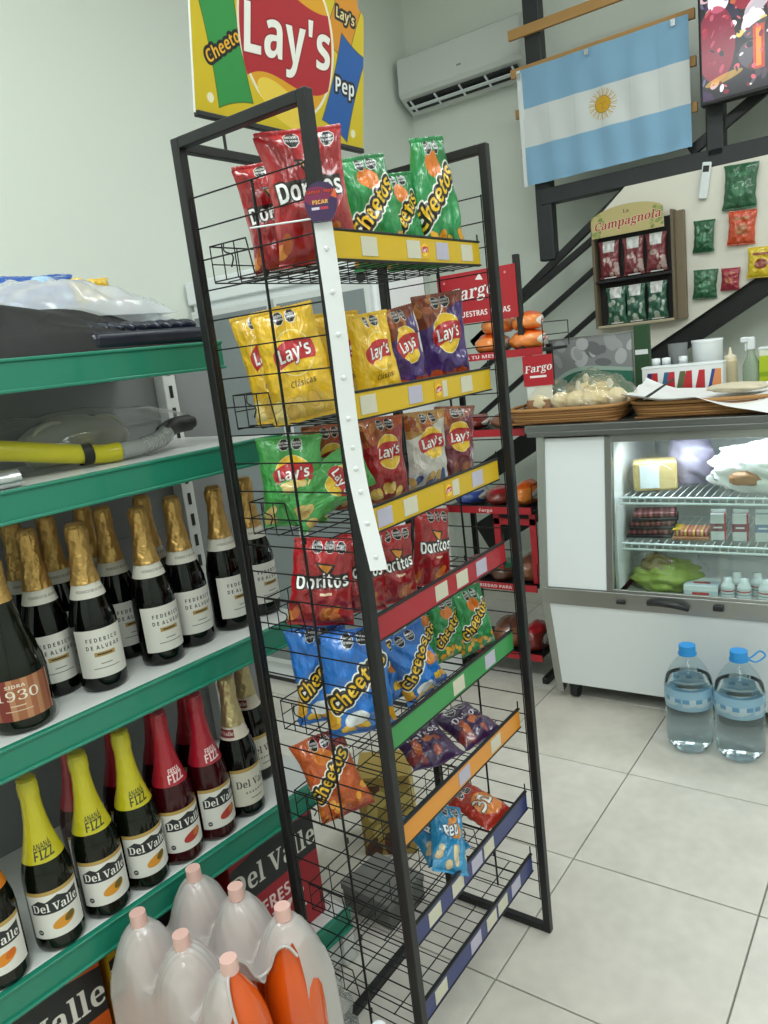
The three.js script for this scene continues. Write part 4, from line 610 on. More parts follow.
{ // food inside the counter
  const put = (name, label, cat, x, y, z, ry = 0, group) => thing(name, label, cat, DC(x, y, z), DT + ry, group);
  const y1 = 0.8575, y2 = 0.6775, y3 = 0.4625;
  let o = put('cheese_block', 'block of pale cheese in clear film on the upper wire shelf', 'cheese', 0.39, y1, -0.2, 0.25);
  obj('cheese', rb(0.16, 0.115, 0.1, 0.012, 0, 0.058, 0), mat(0xc9b077, 0.5), o); obj('white_label', rb(0.07, 0.09, 0.002, 0.0005, -0.02, 0.058, 0.0515), M.white, o); obj('film', lump(0.1, 0.075, 0.07, 3, 0.1, 2.4), M.film, o);
  o = put('ham_bag', 'lilac-white plastic bag of cold cuts behind the cheese block', 'plastic bag', 0.5, y1, -0.32); obj('bag', lump(0.09, 0.11, 0.08, 8, 0.2, 2.2), phys(0xc3b9cf, 0.3, { transmission: 0.3, thickness: 0 }), o);
  o = put('wrapped_meat', 'large white paper-wrapped cold cut with brown streak on the upper wire shelf', 'wrapped food', 0.8, y1, -0.2); obj('paper', lump(0.21, 0.1, 0.12, 12, 0.22, 3.4, 0.75, 44), phys(0xe9e6e4, 0.45), o); obj('ham', lump(0.06, 0.03, 0.04, 4, 0.2, 2).translate(-0.07, 0.035, 0.09), mat(0xa8764c, 0.5), o);
  const stripes = (cols) => printMat(canvasTex(256, 64, (c, w, h) => { for (let k = 0; k < 16; k++) { c.fillStyle = cols[k % cols.length]; c.fillRect(k * 16, 0, 16, h); } }), 0.3);
  const sausage = stripes(['#7e4a46', '#5b2c2c', '#a8606a', '#4a2224']), tray = stripes(['#b5624a', '#d9c06a', '#8d3a33', '#c98a80']);
  [0, 1, 2].forEach((k) => { const s = put('sausage_tray', ['bottom sausage tray of the dark stack on the lower wire shelf', 'middle sausage tray of the dark stack', 'top sausage tray of the dark stack'][k], 'food tray', 0.37 + k * 0.01, y2 + k * 0.034, -0.18, 0.1 + k * 0.06, 'stacked sausage trays'); obj('tray', rb(0.17, 0.012, 0.11, 0.004, 0, 0.006, 0), M.black, s); obj('sausages', rb(0.16, 0.022, 0.1, 0.008, 0, 0.022, 0), sausage, s); });
  o = put('sausage_tray', 'flat tray of pale red sausages with yellow label beside the cartons', 'food tray', 0.53, y2, -0.16, 0.05); obj('tray', rb(0.13, 0.014, 0.1, 0.004, 0, 0.007, 0), mat(0xa8714f, 0.5), o); obj('sausages', rb(0.12, 0.026, 0.09, 0.01, 0, 0.026, 0), tray, o); obj('label', rb(0.03, 0.001, 0.09, 0.0003, -0.05, 0.0398, 0), mat(0xd8b83a, 0.5), o);
  const ct = (a) => printMat(canvasTex(96, 160, (c, w, h) => { c.fillStyle = '#d5d6d8'; c.fillRect(0, 0, w, h); c.fillStyle = a; c.fillRect(0, h * 0.35, w, h * 0.3); c.fillStyle = '#e4e4e4'; c.fillRect(w * 0.2, h * 0.47, w * 0.55, 10); c.fillStyle = '#b23a48'; c.fillRect(w * 0.88, 0, w * 0.12, h); }), 0.4);
  [[0.625, '#8a5a60', 'cream carton beside the sausage tray'], [0.7, '#8a4a58', 'cream carton in the middle of three'], [0.775, '#7f8fae', 'cream carton with bluish band, last of three']].forEach(([x, a, s]) => { const q = put('cream_carton', 'small white ' + s, 'carton', x, y2, -0.15, 0.1, 'cream cartons'); obj('carton_body', rb(0.055, 0.1, 0.05, 0.003, 0, 0.05, 0), ct(a), q); obj('top_fold', rb(0.05, 0.014, 0.006, 0.001, 0, 0.107, 0), M.white, q); });
  o = put('olive_bag', 'clear bag of dark cold cuts at the end of the lower wire shelf', 'plastic bag', 0.86, y2, -0.16); obj('bag', lump(0.05, 0.09, 0.06, 31, 0.2, 2.4), phys(0x9c8480, 0.3), o);
  o = put('lettuce_bag', 'bag of green leaves on the counter floor', 'vegetables', 0.42, y3, -0.2); obj('leaves', lump(0.13, 0.06, 0.12, 17, 0.22, 3, 0.75, 36), mat(0x97a84c, 0.6), o); obj('brown_part', lump(0.06, 0.05, 0.06, 19, 0.3, 2.6).translate(-0.03, 0.045, 0.02), mat(0x8d7a4e, 0.6), o); obj('bag', lump(0.14, 0.088, 0.13, 18, 0.2, 2.5), M.film, o);
  o = put('yoghurt_pack', 'flat white and blue pack on the counter floor beside the little bottles', 'carton', 0.565, y3, -0.13, 0.05); obj('carton_body', rb(0.12, 0.05, 0.1, 0.003, 0, 0.025, 0), printMat(canvasTex(192, 96, (c, w, h) => { c.fillStyle = '#c3cfd8'; c.fillRect(0, 0, w, h); c.fillStyle = '#e8ecee'; c.fillRect(0, 0, w, h * 0.4); c.fillStyle = '#b8433f'; c.fillRect(w * 0.25, h * 0.52, w * 0.5, h * 0.22); }), 0.4), o);
  const bt = printMat(canvasTex(192, 96, (c, w, h) => { c.fillStyle = '#cfd3d6'; c.fillRect(0, 0, w, h); c.fillStyle = '#b04a44'; c.fillRect(0, h * 0.26, w, 14); c.fillStyle = '#8a97a5'; c.fillRect(0, h * 0.6, w, 12); }), 0.35);
  const sb = lathe([[0, 0], [0.021, 0], [0.024, 0.006], [0.024, 0.05], [0.018, 0.062], [0.0145, 0.066], [0.0145, 0.082], [0, 0.084]], 24);
  [[0.66, -0.1, 'nearest to the flat pack, front row'], [0.715, -0.1, 'second in the front row'], [0.785, -0.1, 'third in the front row'], [0.84, -0.1, 'last in the front row'], [0.68, -0.17, 'back row near the flat pack'], [0.75, -0.17, 'back row far from the flat pack']].forEach(([x, z, s]) => { const q = put('yoghurt_bottle', 'little white drinking yoghurt bottle, ' + s, 'bottle', x, y3, z, 0, 'drinking yoghurt bottles'); obj('plastic_body', sb, M.white, q); obj('label', new THREE.CylinderGeometry(0.0246, 0.0246, 0.036, 24, 1, true).translate(0, 0.03, 0), bt, q); });
}
{ // things on the counter
  const CT = 1.1535;
  const ringPts = (w, d, y, amp, ph, n = 56) => { const p = []; for (let k = 0; k < n; k++) { const a = k / n * 6.2832, c = Math.cos(a), s = Math.sin(a), q = Math.pow(Math.abs(c) ** 4 + Math.abs(s) ** 4, -0.25); p.push([c * q * w / 2 * (1 + amp * Math.sin(k * Math.PI + ph)), y, s * q * d / 2 * (1 + amp * Math.sin(k * Math.PI + ph))]); } return p; };
  const wick = mat(0xa87a46, 0.65), wick2 = mat(0x8a5f33, 0.7);
  const basket = (label, x, z, w, d, ry) => { const t = thing('wicker_basket', label, 'basket', DC(x, CT, z), DT + ry); obj('base', rb(w * 0.92, 0.008, d * 0.9, 0.004, 0, 0.004, 0), wick2, t); for (let k = 0; k < 5; k++) obj('woven_strand', tube(ringPts(w * (0.94 + k * 0.015), d * (0.94 + k * 0.015), 0.009 + k * 0.0085, 0.008, k * Math.PI), 0.0052, 150, 6, true), k % 2 ? wick : wick2, t); obj('rim', [tube(ringPts(w * 1.02, d * 1.02, 0.056, 0.01, 0), 0.0065, 150, 6, true), tube(ringPts(w * 1.01, d * 1.01, 0.058, 0.01, 3.14), 0.0055, 150, 6, true)], wick, t); return t; };
  basket('wicker basket of bagged bread rolls on the counter', 0.1, -0.14, 0.46, 0.3, 0.02); basket('wicker basket lined with white paper on the counter', 0.6, -0.16, 0.5, 0.3, 0);
  const put = (name, label, cat, x, y, z, ry = 0, group) => thing(name, label, cat, DC(x, y, z), DT + ry, group);
  const bread = mat(0xdccdb0, 0.6), roll = (o, n, sx) => { for (let k = 0; k < n; k++) obj('bread_roll', lump(rr(0.035, 0.045), 0.032, rr(0.032, 0.04), k * 3 + sx * 7, 0.12, 2).translate((k % 2 - 0.5) * 0.06 + rr(-0.01, 0.01), 0.004 + 0.03 * Math.floor(k / 2), (Math.floor(k / 2) % 2 - 0.5) * 0.03), bread, o); };
  [[0.035, -0.1, 'bag of bread rolls at the open end of the wicker basket'], [0.17, -0.1, 'bag of bread rolls in the middle of the wicker basket'], [0.255, -0.12, 'bag of bread rolls beside the paper-lined basket'], [0.16, -0.22, 'bag of bread rolls at the back of the wicker basket']].forEach(([x, z, s], i) => {
    const o = put('bread_roll_bag', s, 'bread', x, CT + 0.012 + (i === 3 ? 0.02 : 0), z, rr(-0.3, 0.3)); roll(o, 4, i + 1); obj('film', lump(0.088, 0.075, 0.075, 40 + i, 0.16, 2.8, 0.75, 30), phys(0xfffdf4, 0.12, { transmission: 0.95, thickness: 0 }), o); o.scale.setScalar(1.12); obj('knot', lump(0.01, 0.02, 0.008, 50 + i, 0.5, 3, 0.6, 12).translate(rr(-0.03, 0.03), 0.09, 0), phys(0xeeeeea, 0.3, { transmission: 0.4, thickness: 0 }), o);
  });
  { // paper
    const o = put('white_paper_sheet', 'sheet of white paper draped over the second wicker basket', 'paper', 0.62, CT, -0.15); const g = new THREE.PlaneGeometry(0.56, 0.36, 44, 28).rotateX(-Math.PI / 2), p = g.attributes.position;
    for (let i = 0; i < p.count; i++) { const x = p.getX(i), z = p.getZ(i), u = x / 0.28, v = z / 0.18; let y = 0.04 + 0.03 * u * u + 0.02 * v * v + 0.012 * nz(u * 2, v * 2, 3); if (v > 0.6 && u > -0.1) y -= (v - 0.6) * (u + 0.1) * 0.24; if (u < -0.6) y += 0.04 * (-u - 0.6) ** 1.0 * (1 - v); p.setY(i, y + 0.008); } g.computeVertexNormals(); obj('paper', g, new THREE.MeshStandardMaterial({ color: C(0xdfe0e0), roughness: 0.6, side: THREE.DoubleSide }), o);
    const q = put('tongs', 'dark metal tongs resting on the white paper', 'tongs', 0.44, CT + 0.075, -0.1, 0.5); obj('arm', bar([-0.05, 0.0, 0.02], [0.06, 0.05, -0.02], 0.006), M.steel, q); obj('arm', bar([-0.04, -0.005, -0.005], [0.06, 0.05, -0.02], 0.006), M.steel, q);
    const c = put('cheese_sandwich', 'pale flat pastry lying on the white paper', 'food', 0.7, CT + 0.066, -0.16); obj('pastry', lump(0.1, 0.018, 0.06, 61, 0.15, 2), mat(0xcfc4ac, 0.6), c);
  }
  { // small red brand sign in the basket
    const o = put('small_red_sign', 'small red sign on a brown box at the counter end', 'sign', -0.0, CT, -0.06, 0.1); const f = printMat(canvasTex(192, 192, (c, w, h) => { c.fillStyle = '#b01f2c'; c.fillRect(0, 0, w, h); outlined(c, 'Fargo', w / 2, h * 0.42, 62, '#f2eaea', '#8d1420', 6, { style: 'italic bold', font: 'serif', rot: -0.08 }); c.fillStyle = '#f2eaea'; c.fillRect(w * 0.22, h * 0.66, w * 0.56, 14); }), 0.4); const r = M.red;
    obj('sign_board', new THREE.BoxGeometry(0.118, 0.118, 0.006).translate(0, 0.205, 0), [r, r, r, r, f, r], o); obj('sign_foot', rb(0.1, 0.06, 0.008, 0.001, 0, 0.115, -0.004), M.offwhite, o); obj('brown_box', rb(0.09, 0.08, 0.05, 0.003, -0.005, 0.052, -0.01), mat(0x8d5a2e, 0.6), o);
  }
  { // grey and green picture panel
    const o = put('picture_panel', 'upright panel with grey food picture and green wave behind the bread bags', 'sign', 0.06, CT, -0.52, 0.02); const f = printMat(canvasTex(512, 384, (c, w, h) => { c.fillStyle = '#8a8d90'; c.fillRect(0, 0, w, h); for (let k = 0; k < 16; k++) { c.fillStyle = ['#b5b8ba', '#6d7073', '#a1a4a6'][k % 3]; c.beginPath(); c.ellipse(rr(0, w), rr(20, h * 0.42), rr(24, 60), rr(18, 44), rr(0, 3), 0, 7); c.fill(); } c.fillStyle = '#9fb5aa'; c.beginPath(); c.moveTo(0, h * 0.62); c.bezierCurveTo(w * 0.3, h * 0.3, w * 0.5, h * 0.42, w, h * 0.48); c.lineTo(w, h); c.lineTo(0, h); c.fill(); c.fillStyle = '#2f6f5c'; c.beginPath(); c.moveTo(0, h * 0.68); c.bezierCurveTo(w * 0.3, h * 0.36, w * 0.5, h * 0.48, w, h * 0.53); c.lineTo(w, h); c.lineTo(0, h); c.fill(); }), 0.4), s = M.chromeDark;
    obj('panel', new THREE.BoxGeometry(0.36, 0.3, 0.012).translate(0, 0.155, 0), [s, s, s, s, f, s], o); obj('frame', [bar([-0.18, 0.01, 0], [-0.18, 0.305, 0], 0.012), bar([0.18, 0.01, 0], [0.18, 0.305, 0], 0.012), bar([-0.18, 0.305, 0], [0.18, 0.305, 0], 0.012)], M.chrome, o);
    const q = put('green_card_holder', 'dark green upright box beside the grey picture panel', 'box', 0.275, CT, -0.54); obj('box_body', rb(0.06, 0.33, 0.04, 0.003, 0, 0.166, 0), mat(0x24492a, 0.5), q); obj('white_print', rb(0.052, 0.02, 0.001, 0.0003, 0, 0.22, 0.0206), M.white, q);
  }
  const y = CT + 0.001;
  let o = put('squeeze_bottle', 'cream-coloured squeeze bottle with pointed nozzle on the counter', 'bottle', 0.62, y, -0.5); obj('plastic_body', lathe([[0, 0], [0.024, 0], [0.026, 0.006], [0.026, 0.15], [0.022, 0.162], [0, 0.162]], 24), phys(0xcdbd9a, 0.4), o); obj('nozzle', lathe([[0.0225, 0.16], [0.022, 0.172], [0.008, 0.178], [0.003, 0.205], [0, 0.205]], 20), phys(0xd9cdb4, 0.4), o);
  o = put('spray_bottle', 'clear spray bottle with white trigger head on the counter', 'bottle', 0.695, y, -0.5); obj('plastic_body', lathe([[0, 0], [0.03, 0], [0.032, 0.006], [0.032, 0.13], [0.014, 0.17], [0.013, 0.19]], 24), phys(0xc9d8c4, 0.15, { transmission: 0.6, thickness: 0 }), o); obj('trigger_head', [rb(0.026, 0.05, 0.03, 0.006, 0, 0.212, 0), rb(0.03, 0.02, 0.022, 0.004, -0.022, 0.228, 0), rb(0.008, 0.03, 0.012, 0.002, -0.018, 0.2, 0)], M.white, o);
  o = put('lime_green_box', 'lime green and white box at the far end of the counter items', 'box', 0.79, y, -0.5); obj('box_body', rb(0.13, 0.185, 0.06, 0.004, 0, 0.093, 0), printMat(canvasTex(128, 192, (c, w, h) => { c.fillStyle = '#b4c92a'; c.fillRect(0, 0, w, h); c.fillStyle = '#dfe4cf'; c.fillRect(0, 0, w, h * 0.12); c.fillStyle = '#8fae1f'; c.fillRect(0, h * 0.45, w, h * 0.1); }), 0.35), o); obj('lid', rb(0.134, 0.01, 0.064, 0.003, 0, 0.19, 0), M.white, o);
  o = put('white_tub', 'white plastic tub behind the sauce bottles', 'tub', 0.525, y, -0.56); obj('tub', lathe([[0, 0], [0.052, 0], [0.058, 0.23], [0.06, 0.235], [0.06, 0.243], [0, 0.243]], 32), M.white, o);
  o = put('plastic_cup', 'translucent plastic cup on the counter', 'cup', 0.42, y, -0.52); obj('cup', new THREE.LatheGeometry([[0, 0], [0.026, 0], [0.038, 0.24], [0.036, 0.24], [0.025, 0.003], [0, 0.003]].map((p) => new THREE.Vector2(...p)), 26), phys(0xa9adb0, 0.2, { transmission: 0.5, thickness: 0 }), o);
  [[0.345, 'first'], [0.385, 'second'], [0.45, 'third']].forEach(([x, s]) => { const q = put('sauce_bottle', s + ' of three small white-capped sauce bottles behind the striped box', 'bottle', x, y, -0.47, 0, 'sauce bottles'); obj('plastic_body', lathe([[0, 0], [0.02, 0], [0.02, 0.15], [0.016, 0.162], [0, 0.162]], 20), phys(0xc8ccd0, 0.3), q); obj('cap', lathe([[0, 0.16], [0.0175, 0.16], [0.0165, 0.188], [0, 0.19]], 20), M.white, q); });
  o = put('striped_box', 'white box with red and blue triangles in front of the sauce bottles', 'box', 0.465, y, -0.4); const sf = printMat(canvasTex(512, 160, (c, w, h) => { c.fillStyle = '#e1e2e4'; c.fillRect(0, 0, w, h); [['#2b2f5c', 40], ['#b8242f', 70], ['#2c5a86', 150], ['#b8242f', 180], ['#5a5f3a', 250], ['#b8242f', 290], ['#b8242f', 370], ['#2c3f86', 450], ['#d98a54', 470]].forEach(([k, x]) => { c.fillStyle = k; c.beginPath(); c.moveTo(x - 34, h * 0.66); c.lineTo(x - 4, h * 0.12); c.lineTo(x + 32, h * 0.12); c.lineTo(x + 32, h * 0.66); c.fill(); }); }), 0.4); obj('box_body', new THREE.BoxGeometry(0.3, 0.155, 0.07).translate(0, 0.0775, 0), [M.white, M.white, M.white, M.white, sf, M.white], o); obj('lid', rb(0.304, 0.008, 0.074, 0.002, 0, 0.158, 0), M.white, o);
}
{ // water bottles in front of the counter
  const PR = [[0, 0.006], [0.04, 0.0], [0.06, 0.004], [0.074, 0.03], [0.076, 0.07], [0.0735, 0.085], [0.076, 0.1], [0.076, 0.15], [0.0735, 0.165], [0.076, 0.18], [0.076, 0.235], [0.072, 0.265], [0.055, 0.305], [0.034, 0.335], [0.0225, 0.35], [0.022, 0.36]];
  const body = lathe(PR, 40), wat = lathe(PR.slice(0, 12).map(([r, y]) => [Math.max(0, r - 0.002), y + 0.002]).concat([[0, 0.237]]), 40), lab = band(PR, 0.168, 0.242, 0.0008, 4), labM = new THREE.MeshPhysicalMaterial({ map: canvasTex(512, 96, (c, w, h) => { c.fillStyle = '#a9d2ea'; c.fillRect(0, 0, w, h); c.fillStyle = '#d3e8f3'; for (let k = 0; k < 8; k++) { c.beginPath(); c.ellipse(k * 64 + 20, h * 0.6, 40, 18, -0.3, 0, 7); c.fill(); } c.fillStyle = '#6fa6cc'; for (let k = 0; k < 12; k++) c.fillRect(k * 44, h * 0.4, 22, 20); }), roughness: 0.3, transmission: 0.45, thickness: 0 });
  const clear = phys(0xf2f8fa, 0.05, { transmission: 1, thickness: 0, ior: 1.3 }), water = phys(0xe6eef2, 0.02, { transmission: 1, thickness: 0.1, ior: 1.2, attenuationColor: C(0xe4eef2), attenuationDistance: 1.2 });
  [[-0.69, -2.58, 'big clear water bottle with blue cap by the counter, plain cap side'], [-0.525, -2.585, 'big clear water bottle with blue cap and carrying loop by the counter']].forEach(([x, z, s], i) => { const t = thing('water_bottle', s, 'bottle', [x, 0.001, z], i * 0.8, 'water bottles on the floor'); t.scale.set(1.06, 1.0, 1.06); obj('plastic_body', body, clear, t); obj('water', wat, water, t); obj('label', lab, labM, t); obj('cap', [new THREE.CylinderGeometry(0.026, 0.0265, 0.028, 28).translate(0, 0.37, 0), new THREE.CylinderGeometry(0.029, 0.029, 0.006, 28).translate(0, 0.353, 0)], M.blueCap, t); if (i) obj('carrying_loop', tube([[0.028, 0.352, 0], [0.05, 0.345, -0.01], [0.085, 0.36, -0.012], [0.09, 0.352, 0.006], [0.055, 0.335, 0.008], [0.028, 0.35, 0.004]], 0.003, 30, 6), M.blueCap, t); });
}

// ---------------------------------------------------------------- steel frame, stair, board, and what hangs on the back
const FZ = -4.2;
{
  const fr = struct('trim_1', bar([-1.786, 1.9, FZ], [-1.786, 3.69, FZ], 0.092, 0.07, 0.3), M.steel, 'dark grey steel post beside the air conditioner');
  struct('trim_2', bar([-0.9, 2.26, FZ], [-0.9, 3.74, FZ], 0.082, 0.08), M.steel, 'dark grey steel post under the television');
  struct('trim_3', rb(3.6, 0.082, 0.08, 0.004, 0.0, 2.219, FZ), M.steel, 'dark grey steel beam of the landing');
  const rail = thing('stair_railing', 'black diagonal stair railing below the steel beam', 'railing', [-1.8, 0, FZ + 0.004]);
  const R = (a, b, w, name = 'rail') => obj(name, bar([a[0] + 1.8, a[1], 0], [b[0] + 1.8, b[1], 0], w, 0.03), M.black, rail);
  R([-2.3, 1.495], [-1.32, 2.18], 0.042, 'handrail'); R([-2.3, 1.5 - 0.0], [-1.53, 1.955], 0.036); R([-2.3, 1.3], [-1.53, 1.8], 0.03); R([-2.3, 1.05], [-1.53, 1.574], 0.03);
  obj('stringer', bar([-2.35 + 1.8, 0.66, 0.0], [0.0 + 1.8, 2.02, 0.0], 0.13, 0.05), M.black, rail);
  obj('side_plate', bar([-2.3 + 1.8, 0.3, -0.03], [-1.2 + 1.8, 0.95, -0.03], 0.2, 0.02), M.black, rail);
  // second flight seen above the beam
  obj('upper_stringer', bar([-1.0 + 1.8, 2.285, -0.0], [0.2 + 1.8, 2.97, -0.0], 0.05, 0.03), M.black, rail);
  // white board under the beam
  const s = new THREE.Shape(); s.moveTo(-1.33, 2.175); s.lineTo(0.55, 2.175); s.lineTo(0.0, 2.05); s.lineTo(-1.52, 1.19); s.lineTo(-1.52, 2.02);
  struct('wall_stair', new THREE.ExtrudeGeometry(s, { depth: 0.015, bevelEnabled: false }).translate(0, 0, FZ + 0.045), phys(0xe4e0d4, 0.5), 'white board closing the stair side');
}
{ // wooden slats, flag, television, air conditioner
  [[3.05, -1.91, -1.15, 0.05], [2.862, -1.91, -0.97, 0.045], [2.66, -1.9, -0.97, 0.045], [2.46, -1.88, -0.97, 0.045]].forEach(([y, a, b, h], i) => tag(obj(numbered('wooden_slat'), rb(b - a, h, 0.02, 0.002, 0, 0, 0), M.wood, scene), ['uppermost bare wooden slat above the flag', 'wooden slat behind the top of the flag', 'wooden slat behind the middle of the flag', 'wooden slat behind the bottom of the flag'][i], 'slat', 'landing slats').position.set((a + b) / 2, y, FZ + 0.052));
  const f = thing('flag', 'light blue and white flag with golden sun hung on the landing', 'flag', [-1.418, 2.571, FZ + 0.085]);
  const w = 0.85, h = 0.575, g = new THREE.PlaneGeometry(w, h, 80, 30), p = g.attributes.position; for (let i = 0; i < p.count; i++) { const x = p.getX(i) / w, y = p.getY(i) / h; p.setZ(i, 0.006 * Math.sin(x * 34 + y * 2) * (0.6 - y * 0.7) + 0.008 * nz(x * 5, y * 4, 2)); } g.computeVertexNormals();
  const ft = canvasTex(960, 648, (c, W, H) => { c.fillStyle = '#86b0d0'; c.fillRect(0, 0, W, H); c.fillStyle = '#d5d9da'; c.fillRect(0, H / 3, W, H / 3); c.save(); c.translate(W * 0.505, H * 0.48); c.strokeStyle = '#c9a04a'; for (let k = 0; k < 32; k++) { c.rotate(Math.PI / 16); c.lineWidth = k % 2 ? 5 : 3; c.beginPath(); c.moveTo(44, 0); c.quadraticCurveTo(62, k % 2 ? 8 : 0, 82, 0); c.stroke(); } c.fillStyle = '#d5a52c'; c.beginPath(); c.arc(0, 0, 46, 0, 7); c.fill(); c.strokeStyle = '#a87a1c'; c.lineWidth = 3; c.beginPath(); c.arc(0, 0, 44, 0, 7); c.stroke(); c.beginPath(); c.moveTo(-18, -8); c.lineTo(-6, -8); c.moveTo(6, -8); c.lineTo(18, -8); c.moveTo(0, -6); c.lineTo(0, 8); c.moveTo(-10, 20); c.lineTo(10, 20); c.stroke(); c.restore(); c.strokeStyle = 'rgba(110,135,160,.25)'; c.lineWidth = 2; for (let k = 1; k < 6; k++) { c.beginPath(); c.moveTo(W * k / 6, 0); c.lineTo(W * k / 6, H); c.stroke(); } });
  obj('cloth', g, new THREE.MeshStandardMaterial({ map: ft, roughness: 0.75, side: THREE.DoubleSide }), f); obj('hoist_band', rb(0.028, h + 0.004, 0.004, 0.001, -w / 2 - 0.008, 0, 0.002), M.white, f);
  for (const [x, y] of [[-0.06, h / 2 - 0.02], [0.36, h / 2 - 0.02], [-0.43, h / 2 - 0.03]]) obj('tape', rb(0.02, 0.03, 0.002, 0.0005, x, y, 0.016), M.silver, f);
  const tv = thing('television', 'black-framed television with bright colourful picture above the beam', 'television', [-0.402, 2.43, FZ + 0.12]);
  obj('casing', rb(1.07, 0.63, 0.05, 0.008, 0, 0.315, 0), M.black, tv);
  const st = canvasTex(1024, 576, (c, W, H) => { c.fillStyle = '#17151f'; c.fillRect(0, 0, W, H); const B = (col, x, y, a, b, r) => { c.fillStyle = col; c.beginPath(); c.ellipse(x, y, a, b, r, 0, 7); c.fill(); }; for (let k = 0; k < 46; k++) B(['#8d1c34', '#e7dfe2', '#26243a', '#b23a52', '#3c2a4a', '#f2eef0', '#5a1a2a'][k % 7], rr(0, W), rr(0, H), rr(20, 80), rr(14, 60), rr(0, 3)); for (let k = 0; k < 260; k++) B(['#c9a9ad', '#8d1c34', '#f2eef0', '#2b2940', '#b85a3a', '#5c5a78', '#d9c06a'][k % 7], rr(0, W), rr(0, H), rr(4, 26), rr(3, 16), rr(0, 3)); c.globalAlpha = 0.75; B('#a3203f', 60, 360, 80, 150, 0); B('#f4f1f2', 70, 130, 80, 60, 0.3); B('#e9e6ea', 230, 250, 60, 30, -0.6); B('#1b1a26', 280, 440, 150, 130, 0); c.fillStyle = '#e0401c'; c.fillRect(210, 330, 46, 170); c.fillStyle = '#f0a52a'; c.fillRect(222, 340, 20, 150); B('#c9a040', 90, 500, 80, 16, -0.2); c.globalAlpha = 1; for (let k = 0; k < 90; k++) B(['#e9e2e4', '#7a1a30', '#1f1d2c', '#c95a6a'][k % 4], rr(0, 420), rr(0, H), rr(3, 14), rr(3, 12), rr(0, 3)); });
  obj('screen', new THREE.PlaneGeometry(1.045, 0.6).translate(0, 0.318, 0.0256), new THREE.MeshStandardMaterial({ color: 0x050505, roughness: 0.2, emissive: 0xffffff, emissiveMap: st, emissiveIntensity: 1.3 }), tv);
  const l = new THREE.RectAreaLight(0xffe9ee, 0.7, 1.04, 0.6); l.position.set(-0.402, 2.748, FZ + 0.15); l.lookAt(-0.402, 2.748, 0); scene.add(l);
  const ac = thing('air_conditioner', 'white wall-mounted air conditioner near the room corner', 'air conditioner', [-2.32, 2.92, ZB]);
  const s = new THREE.Shape(); [[0, 0.01], [0, 0.295], [0.16, 0.295], [0.19, 0.275], [0.2, 0.09], [0.185, 0.07], [0.07, 0.0]].forEach(([z, y], i) => s[i ? 'lineTo' : 'moveTo'](z, y));
  obj('housing', new THREE.ExtrudeGeometry(s, { depth: 0.8, bevelEnabled: true, bevelSize: 0.008, bevelThickness: 0.008, bevelSegments: 2 }).rotateY(-Math.PI / 2).translate(0.4, 0, 0), phys(0xd2d5d1, 0.25, { clearcoat: 0.4 }), ac);
  const sl = (z, y) => [z, y]; const an = Math.atan2(0.07, 0.115);
  const op = obj('outlet', rb(0.74, 0.004, 0.085, 0.001, 0, 0, 0).rotateX(-an).translate(0, 0.0225, 0.147), M.black, ac); obj('louver', rb(0.74, 0.006, 0.03, 0.002).rotateX(-an + 0.35).translate(0, 0.012, 0.15), M.white, ac);
  for (let k = 0; k < 5; k++) obj('divider', rb(0.012, 0.008, 0.085, 0.002).rotateX(-an).translate(-0.34 + k * 0.17, 0.0195, 0.149), M.white, ac);
  obj('logo_mark', rb(0.03, 0.01, 0.002, 0.001, 0.02, 0.14, 0.205), M.greyPanel, ac);
}
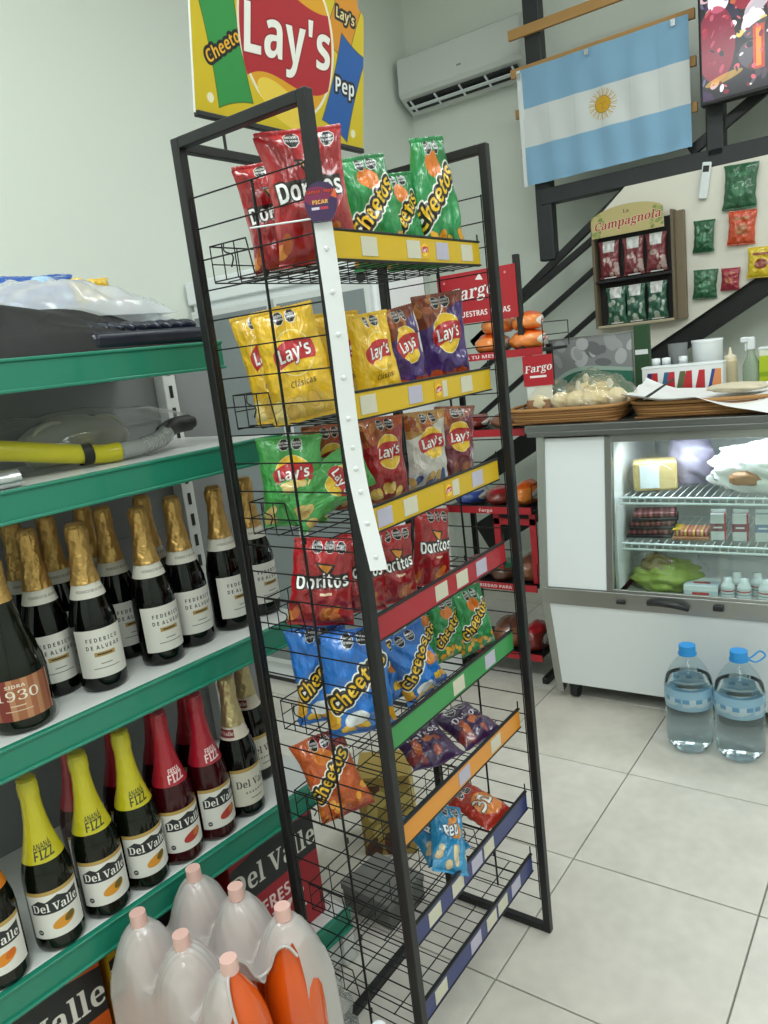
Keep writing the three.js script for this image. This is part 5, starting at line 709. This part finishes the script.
{ // things hanging on the white board
  const Z = FZ + 0.062, d = thing('spice_display', 'dark hanging display of sachets with cream arched header board', 'display', [-1.288, 1.485, Z]);
  obj('backboard', rb(0.4, 0.5, 0.012, 0.003, 0, 0.26, 0.008), mat(0x1d1a18, 0.6), d);
  for (const s of [-1, 1]) obj('side', rb(0.014, 0.53, 0.07, 0.003, s * 0.2, 0.265, 0.036), mat(0x6d5f4c, 0.6), d);
  obj('wing', rb(0.055, 0.52, 0.03, 0.003, 0.222, 0.262, 0.02), mat(0x7b6d58, 0.6), d); for (const y of [0.005, 0.235]) obj('tray', rb(0.4, 0.014, 0.07, 0.003, 0, y, 0.036), y > 0.1 ? M.black : mat(0xb5a98f, 0.6), d);
  const sh = new THREE.Shape(); sh.moveTo(-0.2, 0); sh.lineTo(0.165, 0); sh.lineTo(0.165, 0.1); sh.bezierCurveTo(0.1, 0.15, -0.1, 0.16, -0.2, 0.1); const hg = new THREE.ExtrudeGeometry(sh, { depth: 0.006, bevelEnabled: false, curveSegments: 12 }); planarUV(hg, 0, 1, -0.2, 0.165, 0, 0.145); hg.translate(0, 0.455, 0.072);
  obj('header', hg, [printMat(canvasTex(384, 160, (c, w, h) => { c.fillStyle = '#c3b37c'; c.fillRect(0, 0, w, h); for (let k = 0; k < 40; k++) { c.fillStyle = ['#8f9a5a', '#a8a865', '#7f8f4a'][k % 3]; const x = k % 2 ? rr(0, 70) : rr(w - 70, w); c.beginPath(); c.ellipse(x, rr(0, h), rr(8, 18), rr(6, 12), rr(0, 3), 0, 7); c.fill(); } outlined(c, 'La', w * 0.5, 40, 26, '#5a4a2a', null, 0, { font: 'serif' }); outlined(c, 'Campagnola', w * 0.5, 92, 60, '#a8242c', '#e9dfc0', 4, { style: 'italic bold', font: 'serif', rot: -0.05, sx: 0.95 }); }), 0.5), M.offwhite], d);
  const sach = (bgc, alt) => bagMat(canvasTex(96, 128, (c, w, h) => { c.fillStyle = bgc; c.fillRect(0, 0, w, h); c.fillStyle = '#d5d5d3'; c.fillRect(w * 0.2, 0, w * 0.6, h * 0.3); c.fillStyle = alt; for (let k = 0; k < 8; k++) { c.beginPath(); c.ellipse(rr(10, w - 10), rr(h * 0.35, h), rr(6, 16), rr(5, 12), 0, 0, 7); c.fill(); } }));
  const rs = sach('#7c2a33', '#b59a94'), gs = sach('#235a45', '#a7b0a4');
  [[-0.125, 0.25, rs, 'red sachet in the upper row beside the display edge'], [0.0, 0.25, rs, 'red sachet in the middle of the upper row'], [0.115, 0.25, rs, 'red sachet in the upper row next to the brown side'], [-0.1, 0.016, gs, 'green sachet in the lower row beside the display edge'], [0.0, 0.016, gs, 'green sachet in the middle of the lower row'], [0.11, 0.016, gs, 'green sachet in the lower row next to the brown side']].forEach(([x, y, m, s]) => bag('spice_sachet', s, m, [-1.288 + x, 1.485 + y, Z + 0.043], 0.105, 0.185, 0.03, { yaw: rr(-5, 5), group: 'sachets in the hanging display' }));
  const pk = (bgc, ink) => bagMat(canvasTex(96, 96, (c, w, h) => { c.fillStyle = bgc; c.fillRect(0, 0, w, h); c.fillStyle = ink; c.beginPath(); c.ellipse(w * 0.5, h * 0.55, 24, 16, 0, 0, 7); c.fill(); c.fillRect(16, 18, 60, 8); }));
  const dg = pk('#1f5b39', '#3f7a55'), og = pk('#c9481f', '#a8602f'), yl = pk('#d9bb1c', '#8d3a1c'), rd = pk('#9c2438', '#b5624a');
  const hang = (m, label, x, y, w, h, yaw, dx = 0.008) => { for (let k = 1; k >= 0; k--) { } const o = bag('seasoning_packet', label, m, [x * 0.972, 1.5 + (y - 1.5) * 0.972 - h / 2, Z + 0.018], w, h, 0.028, { yaw, roll: 4 }); return o; };
  hang(dg, 'large green seasoning packet pinned to the white board', -0.815, 2.075, 0.155, 0.2, -4); hang(og, 'orange seasoning packet pinned under the large green one', -0.81, 1.885, 0.125, 0.155, 6); hang(dg, 'green seasoning packet beside the hanging display, upper one', -0.985, 1.875, 0.105, 0.15, -8); hang(dg, 'green seasoning packet beside the hanging display, lower one', -0.985, 1.643, 0.115, 0.14, 8); hang(rd, 'small dark red seasoning packet pinned near the stair stringer', -0.865, 1.65, 0.09, 0.105, -4); hang(yl, 'yellow seasoning packet pinned near the stair stringer', -0.725, 1.71, 0.125, 0.14, 4);
  const r = thing('remote_control', 'white remote control hanging under the beam', 'remote control', [-0.955, 2.037, Z + 0.012]); r.rotation.z = -0.16; obj('body', rb(0.042, 0.165, 0.016, 0.006, 0, 0.083, 0), M.white, r); obj('display', rb(0.028, 0.028, 0.002, 0.0005, 0, 0.135, 0.0085), M.black, r);
}

renderer.render(scene, camera);
